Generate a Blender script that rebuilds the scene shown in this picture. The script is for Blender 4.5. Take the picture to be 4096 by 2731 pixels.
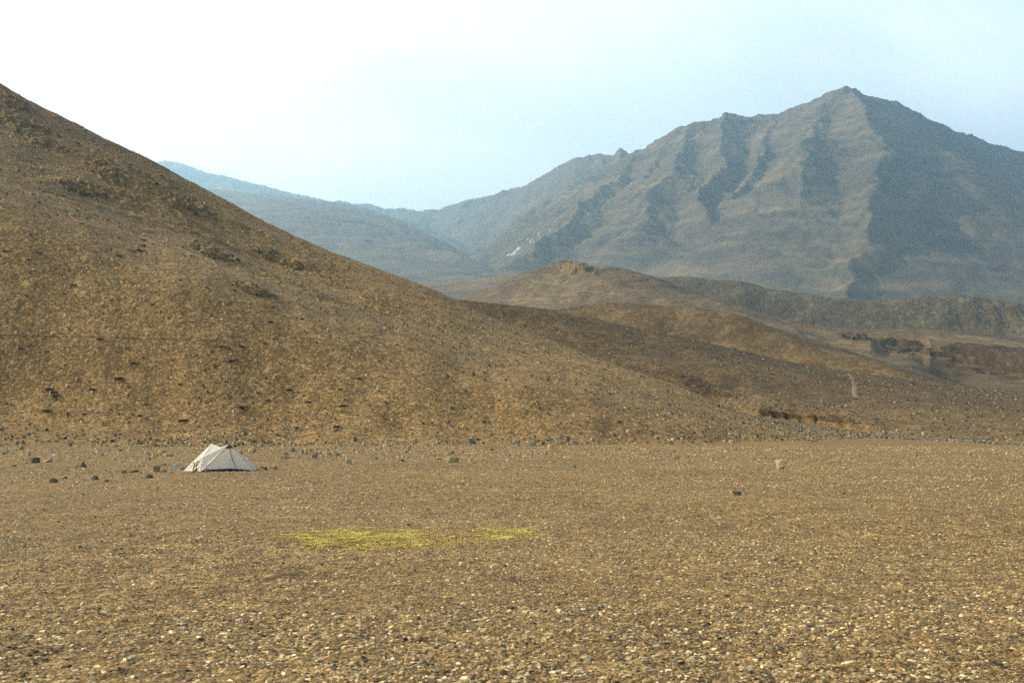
import bpy, bmesh, math, random
import numpy as np
from mathutils import Vector

# ------------------------------------------------------------------ camera, sky, sun, exposure
for o in list(bpy.data.objects):
    bpy.data.objects.remove(o)
SC = bpy.context.scene
F = 4550.0            # focal length in photo pixels (photo 4096 x 2731)
HOR = 1700.0          # photo row of the horizon
H = 2.03              # eye height, metres
PITCH = math.atan((HOR - 1365.5) / F)
cd = bpy.data.cameras.new('camera')
cam = bpy.data.objects.new('camera', cd)
SC.collection.objects.link(cam)
cd.sensor_width = 36.0
cd.lens = F / 4096 * 36
cd.clip_start = 0.1
cd.clip_end = 40000
cam.location = (0, 0, H)
cam.rotation_euler = (math.pi / 2 + PITCH, 0, 0)
SC.camera = cam

SUN_EL = math.radians(34)
SUN_AZ = math.radians(-76)          # from +Y, negative = left
sdir = Vector((math.sin(SUN_AZ) * math.cos(SUN_EL), math.cos(SUN_AZ) * math.cos(SUN_EL), math.sin(SUN_EL)))
sl = bpy.data.lights.new('sun', 'SUN')
sl.energy = 5.0
sl.angle = math.radians(0.53)
sl.color = (1.0, 0.84, 0.58)
sun = bpy.data.objects.new('sun', sl)
SC.collection.objects.link(sun)
sun.rotation_euler = sdir.to_track_quat('Z', 'Y').to_euler()

W = bpy.data.worlds.new('World')
SC.world = W
W.use_nodes = True
nt = W.node_tree
nt.nodes.clear()
out = nt.nodes.new('ShaderNodeOutputWorld')
bg = nt.nodes.new('ShaderNodeBackground')
sky = nt.nodes.new('ShaderNodeTexSky')
sky.sky_type = 'NISHITA'
sky.sun_disc = False
sky.sun_elevation = SUN_EL
sky.sun_rotation = SUN_AZ
sky.altitude = 4500
sky.air_density = 1.6
sky.dust_density = 3.0
sky.ozone_density = 1.0
# thin high cloud veil
tc = nt.nodes.new('ShaderNodeTexCoord')
mp = nt.nodes.new('ShaderNodeMapping')
mp.inputs['Scale'].default_value = (1.0, 1.0, 1.7)
mp.inputs['Rotation'].default_value = (0.0, 0.35, 0.2)
no = nt.nodes.new('ShaderNodeTexNoise')
no.inputs['Scale'].default_value = 2.1
no.inputs['Detail'].default_value = 6
no.inputs['Roughness'].default_value = 0.45
no.inputs['Distortion'].default_value = 0.4
rp = nt.nodes.new('ShaderNodeValToRGB')
rp.color_ramp.elements[0].position = 0.36
rp.color_ramp.elements[0].color = (0.48, 0.48, 0.48, 1)
rp.color_ramp.elements[1].position = 0.66
rp.color_ramp.elements[1].color = (1.0, 1.0, 1.0, 1)
mx = nt.nodes.new('ShaderNodeMixRGB')
# the veil is brightest round the sun and thins out away from it
dt = nt.nodes.new('ShaderNodeVectorMath'); dt.operation = 'DOT_PRODUCT'
dt.inputs[1].default_value = tuple(sdir)
nt.links.new(tc.outputs['Generated'], dt.inputs[0])
vr = nt.nodes.new('ShaderNodeValToRGB')
mr = nt.nodes.new('ShaderNodeMapRange'); mr.inputs[1].default_value = -1.0; mr.inputs[2].default_value = 1.0
nt.links.new(dt.outputs['Value'], mr.inputs[0]); nt.links.new(mr.outputs[0], vr.inputs[0])
e = vr.color_ramp.elements
e[0].position = 0.0; e[0].color = (0.10, 0.13, 0.17, 1)
e[1].position = 1.0; e[1].color = (1.0, 1.0, 1.0, 1)
for p_, c_ in ((0.36, (0.10, 0.13, 0.17)), (0.46, (0.68, 0.725, 0.745)), (0.62, (0.78, 0.82, 0.83)), (0.77, (0.98, 0.94, 0.88))):
    x_ = e.new(p_); x_.color = (*c_, 1)
vs = nt.nodes.new('ShaderNodeVectorMath'); vs.operation = 'SCALE'; vs.inputs['Scale'].default_value = 17.5
nt.links.new(vr.outputs[0], vs.inputs[0]); nt.links.new(vs.outputs[0], mx.inputs['Color2'])
nt.links.new(tc.outputs['Generated'], mp.inputs['Vector'])
nt.links.new(mp.outputs[0], no.inputs['Vector'])
nt.links.new(no.outputs['Fac'], rp.inputs[0])
sx = nt.nodes.new('ShaderNodeSeparateXYZ'); nt.links.new(tc.outputs['Generated'], sx.inputs[0])
zr = nt.nodes.new('ShaderNodeMapRange'); zr.interpolation_type = 'SMOOTHSTEP'
zr.inputs[1].default_value = 0.34; zr.inputs[2].default_value = 0.75; zr.inputs[3].default_value = 1.0; zr.inputs[4].default_value = 0.15
nt.links.new(sx.outputs['Z'], zr.inputs[0])
fm_ = nt.nodes.new('ShaderNodeMath'); fm_.operation = 'MULTIPLY'
nt.links.new(rp.outputs[0], fm_.inputs[0]); nt.links.new(zr.outputs[0], fm_.inputs[1])
nt.links.new(fm_.outputs[0], mx.inputs['Fac'])
nt.links.new(sky.outputs[0], mx.inputs['Color1'])
nt.links.new(mx.outputs[0], bg.inputs['Color'])
bg.inputs['Strength'].default_value = 0.10
nt.links.new(bg.outputs[0], out.inputs[0])

SC.view_settings.view_transform = 'Standard'
SC.view_settings.look = 'None'
SC.view_settings.exposure = 0.58
SC.view_settings.gamma = 1.0
SC.cycles.use_denoising = False
SC.cycles.use_adaptive_sampling = False
SC.cycles.volume_bounces = 1
SC.cycles.max_bounces = 6
SC.cycles.transparent_max_bounces = 12

random.seed(7)
RNG = np.random.default_rng(7)
C = SC.collection.objects
cp, sp = math.cos(PITCH), math.sin(PITCH)

# ------------------------------------------------------------------ helpers
def raydir(px, py):
    px = np.asarray(px, float); py = np.asarray(py, float)
    u = (px - 2048) / F; v = -(py - 1365.5) / F
    return u, cp - v * sp, sp + v * cp          # x right, y forward, z up

def at(px, py, Y):
    """the world point at forward distance Y metres seen at photo pixel px, py"""
    dx, dy, dz = raydir(px, py)
    k = np.asarray(Y, float) / dy
    return dx * k, dy * k, H + dz * k

def _h(ix, iy, seed):
    n = (ix.astype(np.int64) * 374761393 + iy.astype(np.int64) * 668265263 + seed * 974634777) & 0xffffffff
    n = ((n ^ (n >> 13)) * 1274126177) & 0xffffffff
    n = (n ^ (n >> 16)) & 0xffffffff
    return n
def noise(x, y, seed=0):
    x = np.asarray(x, float); y = np.asarray(y, float)
    ix = np.floor(x); iy = np.floor(y)
    fx = x - ix; fy = y - iy
    u = fx * fx * fx * (fx * (fx * 6 - 15) + 10); v = fy * fy * fy * (fy * (fy * 6 - 15) + 10)
    def g(a, b):
        ang = _h(ix + a, iy + b, seed) * (2 * math.pi / 4294967296.0)
        return np.cos(ang) * (fx - a) + np.sin(ang) * (fy - b)
    return 1.5 * ((g(0, 0) * (1 - u) + g(1, 0) * u) * (1 - v) + (g(0, 1) * (1 - u) + g(1, 1) * u) * v)
def fbm(x, y, octv=5, seed=0, rough=0.5):
    a, s, t = 1.0, 0.0, 0.0
    for i in range(octv):
        s = s + a * noise(x * 2**i + 13.7 * i, y * 2**i - 7.3 * i, seed + i); t += a; a *= rough
    return s / t * 1.3
def ridged(x, y, octv=5, seed=0, rough=0.55):
    a, s, t = 1.0, 0.0, 0.0
    for i in range(octv):
        s = s + a * (1 - 2 * np.abs(noise(x * 2**i + 3.1 * i, y * 2**i + 5.9 * i, seed + i))); t += a; a *= rough
    return s / t
def sstep(a, b, x):
    t = np.clip((x - a) / (b - a), 0, 1); return t * t * (3 - 2 * t)

def mesh_np(name, V, Fc, mat, parent=None, smooth=True, col=None):
    """V (n,3) floats, Fc (m,k) ints: one mesh object"""
    V = np.asarray(V, np.float32); Fc = np.asarray(Fc, np.int32)
    me = bpy.data.meshes.new(name)
    m, k = Fc.shape
    me.vertices.add(len(V)); me.vertices.foreach_set('co', V.ravel())
    me.loops.add(m * k); me.loops.foreach_set('vertex_index', Fc.ravel())
    me.polygons.add(m); me.polygons.foreach_set('loop_start', np.arange(0, m * k, k, dtype=np.int32))
    if smooth: me.polygons.foreach_set('use_smooth', np.ones(m, bool))
    else: me.polygons.foreach_set('use_smooth', np.zeros(m, bool))
    if col is not None:
        at_ = me.color_attributes.new('tone', 'FLOAT_COLOR', 'POINT')
        c4 = np.ones((len(V), 4), np.float32); c4[:, :3] = col
        at_.data.foreach_set('color', c4.ravel())
    me.materials.append(mat)
    me.update(calc_edges=True)
    o = bpy.data.objects.new(name, me); C.link(o)
    if parent: o.parent = parent
    return o
def grid_faces(nr, nc):
    i = np.arange(nr - 1)[:, None] * nc + np.arange(nc - 1)[None, :]
    i = i.ravel()
    return np.stack([i, i + 1, i + nc + 1, i + nc], 1)
def tag(o, label=None, cat=None, group=None, kind=None):
    if label: o['label'] = label
    if cat: o['category'] = cat
    if group: o['group'] = group
    if kind: o['kind'] = kind
    return o

# ------------------------------------------------------------------ materials
def newmat(name):
    m = bpy.data.materials.new(name); m.use_nodes = True
    t = m.node_tree; t.nodes.clear()
    o = t.nodes.new('ShaderNodeOutputMaterial'); b = t.nodes.new('ShaderNodeBsdfPrincipled')
    b.inputs['Roughness'].default_value = 0.9
    b.inputs['Specular IOR Level'].default_value = 0.25
    t.links.new(b.outputs[0], o.inputs['Surface'])
    return m, t, b
def N(t, kind, **kw):
    n = t.nodes.new(kind)
    for k, v in kw.items():
        if k in n.inputs: n.inputs[k].default_value = v
        else: setattr(n, k, v)
    return n
def ramp(t, src, stops, interp='LINEAR'):
    r = t.nodes.new('ShaderNodeValToRGB'); r.color_ramp.interpolation = interp
    e = r.color_ramp.elements
    while len(e) > 1: e.remove(e[-1])
    e[0].position = stops[0][0]; e[0].color = (*stops[0][1], 1)
    for p, c in stops[1:]:
        x = e.new(p); x.color = (*c, 1)
    t.links.new(src, r.inputs[0]); return r.outputs[0]
def mix(t, a, b, fac, mode='MIX'):
    m = t.nodes.new('ShaderNodeMixRGB'); m.blend_type = mode
    for i, s in ((1, a), (2, b)):
        if isinstance(s, tuple): m.inputs[i].default_value = (*s, 1)
        else: t.links.new(s, m.inputs[i])
    if isinstance(fac, (int, float)): m.inputs[0].default_value = fac
    else: t.links.new(fac, m.inputs[0])
    return m.outputs[0]

STONE_STOPS = [(0.0, (0.035, 0.026, 0.015)), (0.16, (0.085, 0.054, 0.024)), (0.34, (0.150, 0.098, 0.042)),
               (0.52, (0.225, 0.152, 0.066)), (0.68, (0.185, 0.142, 0.080)), (0.80, (0.345, 0.250, 0.115)),
               (0.92, (0.52, 0.40, 0.20)), (1.0, (0.68, 0.56, 0.33))]
def stony(name, cells, tint=(1, 1, 1), patch=0.25, bump=0.5, contrast=1.0, dark=(0.085, 0.052, 0.021), patch_scale=0.05,
          base=(0.195, 0.132, 0.060), squash=1.0, mott=1.0):
    """soil strewn with stones: cells = [(size m, weight)]; every stone has its own colour and relief"""
    m, t, b = newmat(name)
    geo = N(t, 'ShaderNodeTexCoord')
    mp = N(t, 'ShaderNodeMapping'); t.links.new(geo.outputs['Object'], mp.inputs['Vector'])
    mp.inputs['Scale'].default_value = (1, 1, squash)
    col = None
    hsum = None
    for i, (size, wt) in enumerate(cells):
        v = N(t, 'ShaderNodeTexVoronoi', Scale=1.0 / size, Randomness=1.0)
        t.links.new(mp.outputs[0], v.inputs['Vector'])
        sep = N(t, 'ShaderNodeSeparateColor'); t.links.new(v.outputs['Color'], sep.inputs[0])
        c = ramp(t, sep.outputs[0], STONE_STOPS)
        c = mix(t, base, c, contrast)
        col = c if col is None else mix(t, col, c, wt)
        # relief: domes with cracks between
        r = N(t, 'ShaderNodeMapRange'); t.links.new(v.outputs['Distance'], r.inputs[0])
        r.inputs[1].default_value = 0.0; r.inputs[2].default_value = 0.75
        r.inputs[3].default_value = 1.0; r.inputs[4].default_value = 0.0
        mu = N(t, 'ShaderNodeMath', operation='MULTIPLY'); t.links.new(r.outputs[0], mu.inputs[0])
        mu.inputs[1].default_value = size * (0.5, 0.20, 0.04)[i]
        if hsum is None: hsum = mu.outputs[0]
        else:
            ad = N(t, 'ShaderNodeMath', operation='ADD'); t.links.new(hsum, ad.inputs[0]); t.links.new(mu.outputs[0], ad.inputs[1]); hsum = ad.outputs[0]
    n1 = N(t, 'ShaderNodeTexNoise', Scale=patch_scale, Detail=6.0, Roughness=0.6)
    t.links.new(geo.outputs['Object'], n1.inputs['Vector'])
    f1 = ramp(t, n1.outputs['Fac'], [(0.38, (0, 0, 0)), (0.66, (1, 1, 1))])
    fm = N(t, 'ShaderNodeMath', operation='MULTIPLY'); t.links.new(f1, fm.inputs[0]); fm.inputs[1].default_value = patch
    col = mix(t, col, dark, fm.outputs[0])
    n2 = N(t, 'ShaderNodeTexNoise', Scale=patch_scale * 7.3, Detail=5.0, Roughness=0.65)
    t.links.new(geo.outputs['Object'], n2.inputs['Vector'])
    g2 = ramp(t, n2.outputs['Fac'], [(0.3, (0.80, 0.79, 0.77)), (0.7, (1.17, 1.17, 1.17))])
    col = mix(t, col, g2, mott, 'MULTIPLY')
    col = mix(t, col, tint, 1.0, 'MULTIPLY')
    t.links.new(col, b.inputs['Base Color'])
    bp = N(t, 'ShaderNodeBump', Strength=bump, Distance=1.0)
    t.links.new(hsum, bp.inputs['Height']); t.links.new(bp.outputs[0], b.inputs['Normal'])
    return m
M_ground = stony('gravel_plain', [(0.035, 1), (0.10, 0.38), (0.45, 0.12)], tint=(1.14, 0.97, 0.69), bump=0.9, patch=0.35, patch_scale=0.12, squash=1.0)
M_hillA = stony('stony_slope', [(0.22, 1), (0.70, 0.28), (2.4, 0.08)], tint=(1.20, 1.02, 0.74), bump=0.36, patch=0.4, mott=0.45, patch_scale=0.022, contrast=0.8)
t = M_hillA.node_tree; b = [n_ for n_ in t.nodes if n_.type == 'BSDF_PRINCIPLED'][0]      # darker rock shows through in the upper part
src = b.inputs['Base Color'].links[0].from_socket
tcA = N(t, 'ShaderNodeTexCoord'); sxA = N(t, 'ShaderNodeSeparateXYZ'); t.links.new(tcA.outputs['Object'], sxA.inputs[0])
nA = N(t, 'ShaderNodeTexNoise', Scale=0.03, Detail=6.0, Roughness=0.65); t.links.new(tcA.outputs['Object'], nA.inputs['Vector'])
mA = N(t, 'ShaderNodeMath', operation='MULTIPLY_ADD'); t.links.new(nA.outputs['Fac'], mA.inputs[0]); mA.inputs[1].default_value = 75.0; t.links.new(sxA.outputs['Z'], mA.inputs[2])
rA = N(t, 'ShaderNodeMapRange'); t.links.new(mA.outputs[0], rA.inputs[0]); rA.inputs[1].default_value = 62.0; rA.inputs[2].default_value = 108.0; rA.inputs[4].default_value = 0.75
t.links.new(mix(t, src, mix(t, src, (0.54, 0.50, 0.49), 1.0, 'MULTIPLY'), rA.outputs[0]), b.inputs['Base Color'])
M_hillB = stony('stony_rise', [(0.30, 1), (0.8, 0.4), (2.5, 0.2)], tint=(0.54, 0.47, 0.37), bump=0.5, patch=0.5, patch_scale=0.014, contrast=0.75)  # overall dark tint stands in for shade on the rise's left part
M_hillD = stony('brown_hill_far', [(0.9, 1), (2.6, 0.45), (9, 0.3)], tint=(0.78, 0.71, 0.62), bump=0.4, patch=0.8, patch_scale=0.010, contrast=0.55, dark=(0.06, 0.042, 0.024))
t = M_hillB.node_tree; b = [n_ for n_ in t.nodes if n_.type == 'BSDF_PRINCIPLED'][0]
src = b.inputs['Base Color'].links[0].from_socket
tcA = N(t, 'ShaderNodeTexCoord'); sxA = N(t, 'ShaderNodeSeparateXYZ'); t.links.new(tcA.outputs['Object'], sxA.inputs[0])
nA = N(t, 'ShaderNodeTexNoise', Scale=0.04, Detail=5.0); t.links.new(tcA.outputs['Object'], nA.inputs['Vector'])
mA = N(t, 'ShaderNodeMath', operation='MULTIPLY_ADD'); t.links.new(nA.outputs['Fac'], mA.inputs[0]); mA.inputs[1].default_value = 5.0; t.links.new(sxA.outputs['Z'], mA.inputs[2])
rA = N(t, 'ShaderNodeMapRange'); t.links.new(mA.outputs[0], rA.inputs[0]); rA.inputs[1].default_value = 4.5; rA.inputs[2].default_value = 14.0; rA.inputs[3].default_value = 1.0; rA.inputs[4].default_value = 0.0
t.links.new(mix(t, src, mix(t, src, (1.55, 1.58, 1.62), 1.0, 'MULTIPLY'), rA.outputs[0]), b.inputs['Base Color'])
M_hillC = stony('brown_hill', [(0.9, 1), (2.6, 0.45), (9, 0.3)], tint=(0.72, 0.64, 0.52), bump=0.4, patch=0.6, patch_scale=0.007, contrast=0.55)
M_ridge = stony('dark_ridge', [(2.0, 1), (6, 0.45), (22, 0.3)], tint=(0.50, 0.50, 0.46), bump=0.4, patch=0.6, patch_scale=0.006, contrast=0.5)
M_stream = stony('stream_gravel', [(0.25, 1), (0.7, 0.4)], tint=(0.95, 0.84, 0.64), bump=0.7, patch=0.2, patch_scale=0.1)
M_bank = stony('eroded_bank', [(0.3, 1), (1.0, 0.4)], tint=(0.42, 0.36, 0.29), bump=0.8, patch=0.6, patch_scale=0.15, dark=(0.07, 0.045, 0.02))
M_outcrop = stony('dark_rock', [(1.2, 1), (4, 0.5)], tint=(0.34, 0.29, 0.24), bump=0.3, patch=0.5, patch_scale=0.05, contrast=0.6)
M_crag = stony('crag_rock', [(0.5, 1), (1.6, 0.5)], tint=(0.80, 0.72, 0.58), bump=0.8, patch=0.5, patch_scale=0.08, contrast=0.6)

def mountain_mat(name, c1, c2, strata=0.5, scale=1.0, bump=6.0):
    m, t, b = newmat(name)
    geo = N(t, 'ShaderNodeTexCoord')
    n0 = N(t, 'ShaderNodeTexNoise', Scale=0.0035 * scale, Detail=9.0, Roughness=0.62)
    t.links.new(geo.outputs['Object'], n0.inputs['Vector'])
    col = ramp(t, n0.outputs['Fac'], [(0.34, c1), (0.66, c2)])
    mp = N(t, 'ShaderNodeMapping'); t.links.new(geo.outputs['Object'], mp.inputs['Vector'])
    mp.inputs['Rotation'].default_value = (0.0, math.radians(-14), 0.0)
    mp.inputs['Scale'].default_value = (0.0012 * scale, 0.0012 * scale, 0.030 * scale)
    n3 = N(t, 'ShaderNodeTexNoise', Scale=1.0, Detail=5.0, Roughness=0.65); t.links.new(mp.outputs[0], n3.inputs['Vector'])
    band = ramp(t, n3.outputs['Fac'], [(0.36, (0.72, 0.73, 0.76)), (0.50, (1.0, 0.98, 0.95)), (0.62, (1.35, 1.24, 1.10))])
    col = mix(t, col, mix(t, col, band, 1.0, 'MULTIPLY'), strata)
    n4 = N(t, 'ShaderNodeTexNoise', Scale=0.03 * scale, Detail=8.0, Roughness=0.7)
    t.links.new(geo.outputs['Object'], n4.inputs['Vector'])
    g = ramp(t, n4.outputs['Fac'], [(0.3, (0.78, 0.78, 0.78)), (0.7, (1.22, 1.22, 1.22))])
    col = mix(t, col, g, 1.0, 'MULTIPLY')
    # scree streaks run down the fall line of each face
    st = []
    for ang in (-38, 38):
        m1 = N(t, 'ShaderNodeMapping'); t.links.new(geo.outputs['Object'], m1.inputs['Vector']); m1.inputs['Rotation'].default_value = (0, 0, math.radians(ang))
        m2 = N(t, 'ShaderNodeMapping'); t.links.new(m1.outputs[0], m2.inputs['Vector']); m2.inputs['Scale'].default_value = (0.030 * scale, 0.0016 * scale, 0.0016 * scale)
        ns = N(t, 'ShaderNodeTexNoise', Scale=1.0, Detail=5.0, Roughness=0.6); t.links.new(m2.outputs[0], ns.inputs['Vector']); st.append(ramp(t, ns.outputs['Fac'], [(0.34, (0.76, 0.76, 0.76)), (0.68, (1.30, 1.27, 1.20))]))
    ge = N(t, 'ShaderNodeNewGeometry'); sg = N(t, 'ShaderNodeSeparateXYZ'); t.links.new(ge.outputs['True Normal'], sg.inputs[0])
    sm = N(t, 'ShaderNodeMapRange'); sm.inputs[1].default_value = -0.15; sm.inputs[2].default_value = 0.15; t.links.new(sg.outputs['X'], sm.inputs[0])
    col = mix(t, col, mix(t, st[0], st[1], sm.outputs[0]), 1.0, 'MULTIPLY')
    t.links.new(col, b.inputs['Base Color'])
    bp = N(t, 'ShaderNodeBump', Strength=0.6, Distance=bump)
    t.links.new(n4.outputs['Fac'], bp.inputs['Height']); t.links.new(bp.outputs[0], b.inputs['Normal'])
    return m
M_mtn = mountain_mat('mountain_rock', (0.072, 0.060, 0.042), (0.140, 0.110, 0.070), 0.9, 1.0, 12.0)
M_far = mountain_mat('far_rock', (0.08, 0.07, 0.052), (0.12, 0.10, 0.075), 0.25, 0.6, 10.0)
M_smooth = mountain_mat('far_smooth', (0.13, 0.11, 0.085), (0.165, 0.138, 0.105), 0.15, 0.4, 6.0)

# ------------------------------------------------------------------ terrain
def curve(pts, s, smooth=0.0):
    p = np.array(pts, float)
    y = np.interp(s, p[:, 0], p[:, 1]); d = np.interp(s, p[:, 0], p[:, 2])
    if smooth > 0:
        w = max(1, int(smooth / (s[1] - s[0]))); k = np.hanning(2 * w + 1 + 2)[1:-1]; k /= k.sum()
        f = lambda a: np.convolve(np.pad(a, (len(k) // 2,), mode='reflect', reflect_type='odd'), k, 'valid')
        y, d = f(y), f(d)
    return y, d
def loft(name, mat, base, crest, ns, ntt, disp, prof=None, back=(300, 0.35), smooth=60, bsmooth=120, tpow=1.0, nb=24, crest_rough=None, sink=0.0, bwob=0.0, shift=None, rough_from=0.93):
    """a landform: its surface climbs from the base line to the crest line and falls away behind"""
    s = np.linspace(crest[0][0], crest[-1][0], ns)
    bs = s if shift is None else s + np.interp(s, shift[0], shift[1]); by, bd = curve(base, bs, 0 if shift is not None else bsmooth); by = by + bwob * fbm(s * 0.0035, s * 0 + 5, 3, 7); cy, cdp = curve(crest, s, smooth)
    B = np.stack(at(bs, by, bd), 1); K = np.stack(at(s, cy, cdp), 1)
    B[:, 2] -= sink
    t = np.linspace(0, 1, ntt) ** tpow
    pz = prof(t) if prof is not None else t
    X = B[None, :, 0] * (1 - t[:, None]) + K[None, :, 0] * t[:, None]
    Y = B[None, :, 1] * (1 - t[:, None]) + K[None, :, 1] * t[:, None]
    Z = B[None, :, 2] + (K[None, :, 2] - B[None, :, 2]) * pz[:, None]
    T = np.broadcast_to(t[:, None], X.shape)
    # back slope
    tb = np.linspace(0, 1, nb + 1)[1:] ** 1.6
    dvec = K[:, :2] - B[:, :2]; dvec /= np.linalg.norm(dvec, axis=1)[:, None] + 1e-9
    last = (K[:, 2] - B[:, 2]) * ((pz[-1] - pz[-2]) / (t[-1] - t[-2])) / (np.linalg.norm(K[:, :2] - B[:, :2], axis=1) + 1e-9)
    L, k = back
    q = tb[:, None] * L
    sl0 = np.clip(last, 0, 0.6)[None, :]
    Zb = K[None, :, 2] - k * q * (q / (q + 0.12 * L))
    Xb = K[None, :, 0] + dvec[None, :, 0] * q; Yb = K[None, :, 1] + dvec[None, :, 1] * q
    X = np.vstack([X, Xb]); Y = np.vstack([Y, Yb]); Z = np.vstack([Z, Zb]); T = np.vstack([T, 1 + np.broadcast_to(tb[:, None], Xb.shape)])
    S = np.broadcast_to(s[None, :], X.shape)
    Z = Z + disp(X, Y, T, S)
    if crest_rough is not None: Z = Z - (crest_rough(s) * cdp / F)[None, :] * sstep(rough_from, 1.0, T)
    V = np.stack([X, Y, Z], 2).reshape(-1, 3)
    return mesh_np(name, V, grid_faces(X.shape[0], ns), mat), (X, Y, Z)

# --- the gravel plain: one sheet out to the horizon
def gz(x, y):
    rough = 0.55 + 0.9 * sstep(0.0, 0.5, fbm(x * 0.11, y * 0.11, 3, 91)) + 0.5 * sstep(14, 9, y)
    z = 0.024 * rough * fbm(x * 2.6, y * 2.6, 3, 5) + 0.03 * rough * fbm(x * 0.8, y * 0.8, 3, 15)
    z = z + 0.05 * fbm(x * 0.16, y * 0.16, 3, 25) + 0.12 * noise(x * 0.03, y * 0.03, 35) * sstep(30, 70, y)
    far = sstep(150, 600, y)
    return z * (1 - far) - 6 * far
inv = 1.0 / np.linspace(1 / 6.5, 1 / 125, 720)
rows = np.concatenate([np.linspace(-40, 6.2, 60), inv, np.geomspace(126, 6000, 90)])
tn = np.linspace(-0.80, 0.80, 1150)
GX = tn[None, :] * np.sqrt(rows[:, None] ** 2 + 81); GY = np.broadcast_to(rows[:, None], GX.shape)
GZ = gz(GX, GY)
ground = mesh_np('ground', np.stack([GX, GY, GZ], 2).reshape(-1, 3), grid_faces(*GX.shape), M_ground)
tag(ground, 'flat gravel plain of small tan and brown stones in front of the hills', 'ground', kind='structure')

# --- the long slope on the left
crestA = [(-1300, -330, 270), (-900, -120, 262), (-400, 125, 252), (0, 330, 252), (85, 385, 250), (200, 445, 249), (400, 548, 247), (609, 648, 245), (836, 766, 242), (1060, 885, 238), (1306, 1001, 233),
          (1689, 1150, 225), (2020, 1290, 218), (2438, 1454, 208), (2786, 1578, 200), (2960, 1650, 198), (3120, 1700, 198), (3239, 1728, 203), (3500, 1762, 215), (3900, 1790, 230)]
baseA = [(-1300, 1800, 100), (0, 1796, 104), (1200, 1796, 105), (2000, 1792, 108), (2438, 1788, 112), (2800, 1786, 120), (3239, 1778, 132), (3500, 1776, 150), (3900, 1795, 170)]
def dispA(X, Y, T, S):
    up = sstep(0.02, 0.2, T)
    edge = 1 - 0.55 * sstep(0.8, 0.98, T) * (T < 1.0) - 0.55 * (T >= 1.0)
    right = 1 - 0.6 * sstep(2400, 3200, S)
    z = up * right * edge * (1.5 * fbm(X * 0.028, Y * 0.028, 4, 41) + 0.12 * fbm(X * 0.22, Y * 0.22, 4, 42))
    # crags in the upper part, running down along the ridge
    line = 0.62 + 0.12 * fbm(X * 0.02, Y * 0.02, 2, 3)
    m = np.exp(-((T - line - 0.14) / 0.16) ** 2) * sstep(2100, 900, S) * sstep(-0.1, 0.35, fbm(X * 0.035, Y * 0.05, 3, 44) + 0.15)
    z = z + m * edge * (0.95 * ridged(X * 0.10, Y * 0.16, 4, 43) + 0.5 * ridged(X * 0.4, Y * 0.5, 3, 46))
    # small erosion rills
    q_ = (S + 2.0 * 0 - 0) / 4096.0
    z = z + 0.30 * up * right * edge * ridged(T * 16 + q_ * 3 + 0.6 * fbm(X * 0.03, Y * 0.03, 3, 49), q_ * 7, 3, 47) * sstep(0.3, 0.5, T)
    # steeper bank above the foot
    z = z + 0.03 * up * fbm(X * 1.3, Y * 1.3, 3, 48)
    # the bench the little dry gully has cut at the foot
    g = np.exp(-(((X - 2.0) + (Y - 128) * 0.8) / 3.5) ** 2) * np.exp(-((Y - 131) / 12) ** 2)
    return z - 0.3 * g * right
_tt = np.linspace(0, 1, 400); _d = 0.24 + 2.0 * sstep(0.09, 0.20, _tt) * (1 - 0.66 * sstep(0.24, 0.40, _tt)) + 0.5 * sstep(0.6, 0.85, _tt)
_c = np.cumsum(_d) - _d[0]; _c /= _c[-1]
profA = lambda t: np.interp(t, _tt, _c)
hillA, gridA = loft('hill', M_hillA, baseA, crestA, 1500, 620, dispA, prof=profA, back=(160, 0.5), smooth=110, tpow=1.25, sink=0.25, bwob=22.0, shift=([-1300, 0, 1500, 2500], [420, 330, 150, 0]),
    crest_rough=lambda s: 3.0 * fbm(s * 0.02, s * 0, 4, 77) * sstep(2200, 1200, s))
tag(hillA, 'long brown stony slope rising to the left behind the tent', 'hill', kind='structure')

# --- the low rise beyond the stream bed, right
crestB = [(1500, 1190, 308), (1846, 1199, 308), (2177, 1230, 306), (2438, 1281, 304), (2786, 1358, 304), (3048, 1424, 308), (3396, 1488, 316), (3744, 1531, 322), (4096, 1566, 318), (4600, 1608, 300), (5200, 1640, 285)]
baseB = [(1500, 1560, 262), (2400, 1570, 258), (2650, 1600, 250), (2786, 1618, 240), (2900, 1645, 226), (3050, 1688, 200), (3239, 1726, 190), (3500, 1752, 172), (3800, 1768, 155), (4096, 1782, 140), (4600, 1800, 122), (5200, 1810, 110)]
def dispB(X, Y, T, S):
    edge = 1 - 0.6 * sstep(0.85, 0.99, T)
    z = edge * (1.6 * fbm(X * 0.018, Y * 0.018, 4, 51) + 0.25 * fbm(X * 0.2, Y * 0.2, 4, 52)) * sstep(0.0, 0.12, T) * (1 - 0.6 * sstep(3300, 4000, S))
    # hollow with crumbling sides, left of centre
    h = np.exp(-((S - 2760) / 230) ** 2) * np.exp(-((T - 0.22) / 0.16) ** 2)
    z = z - h * (0.6 + 0.9 * ridged(X * 0.10, Y * 0.08, 4, 53))
    h2 = np.exp(-((S - 2620) / 90) ** 2) * sstep(0.75, 0.2, T)
    # cut bank above the stream
    bank = sstep(2850, 3000, S) * sstep(3620, 3450, S)
    edge_t = 0.115 + 0.02 * fbm(S * 0.012, S * 0, 3, 55) - 0.04 * sstep(3200, 3600, S)
    z = z + bank * 0.9 * (sstep(edge_t - 0.012, edge_t, T) - sstep(edge_t, edge_t + 0.22, T)) * (1 + 0.5 * ridged(X * 0.3, Y * 0.3, 3, 56))
    return z
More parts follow.
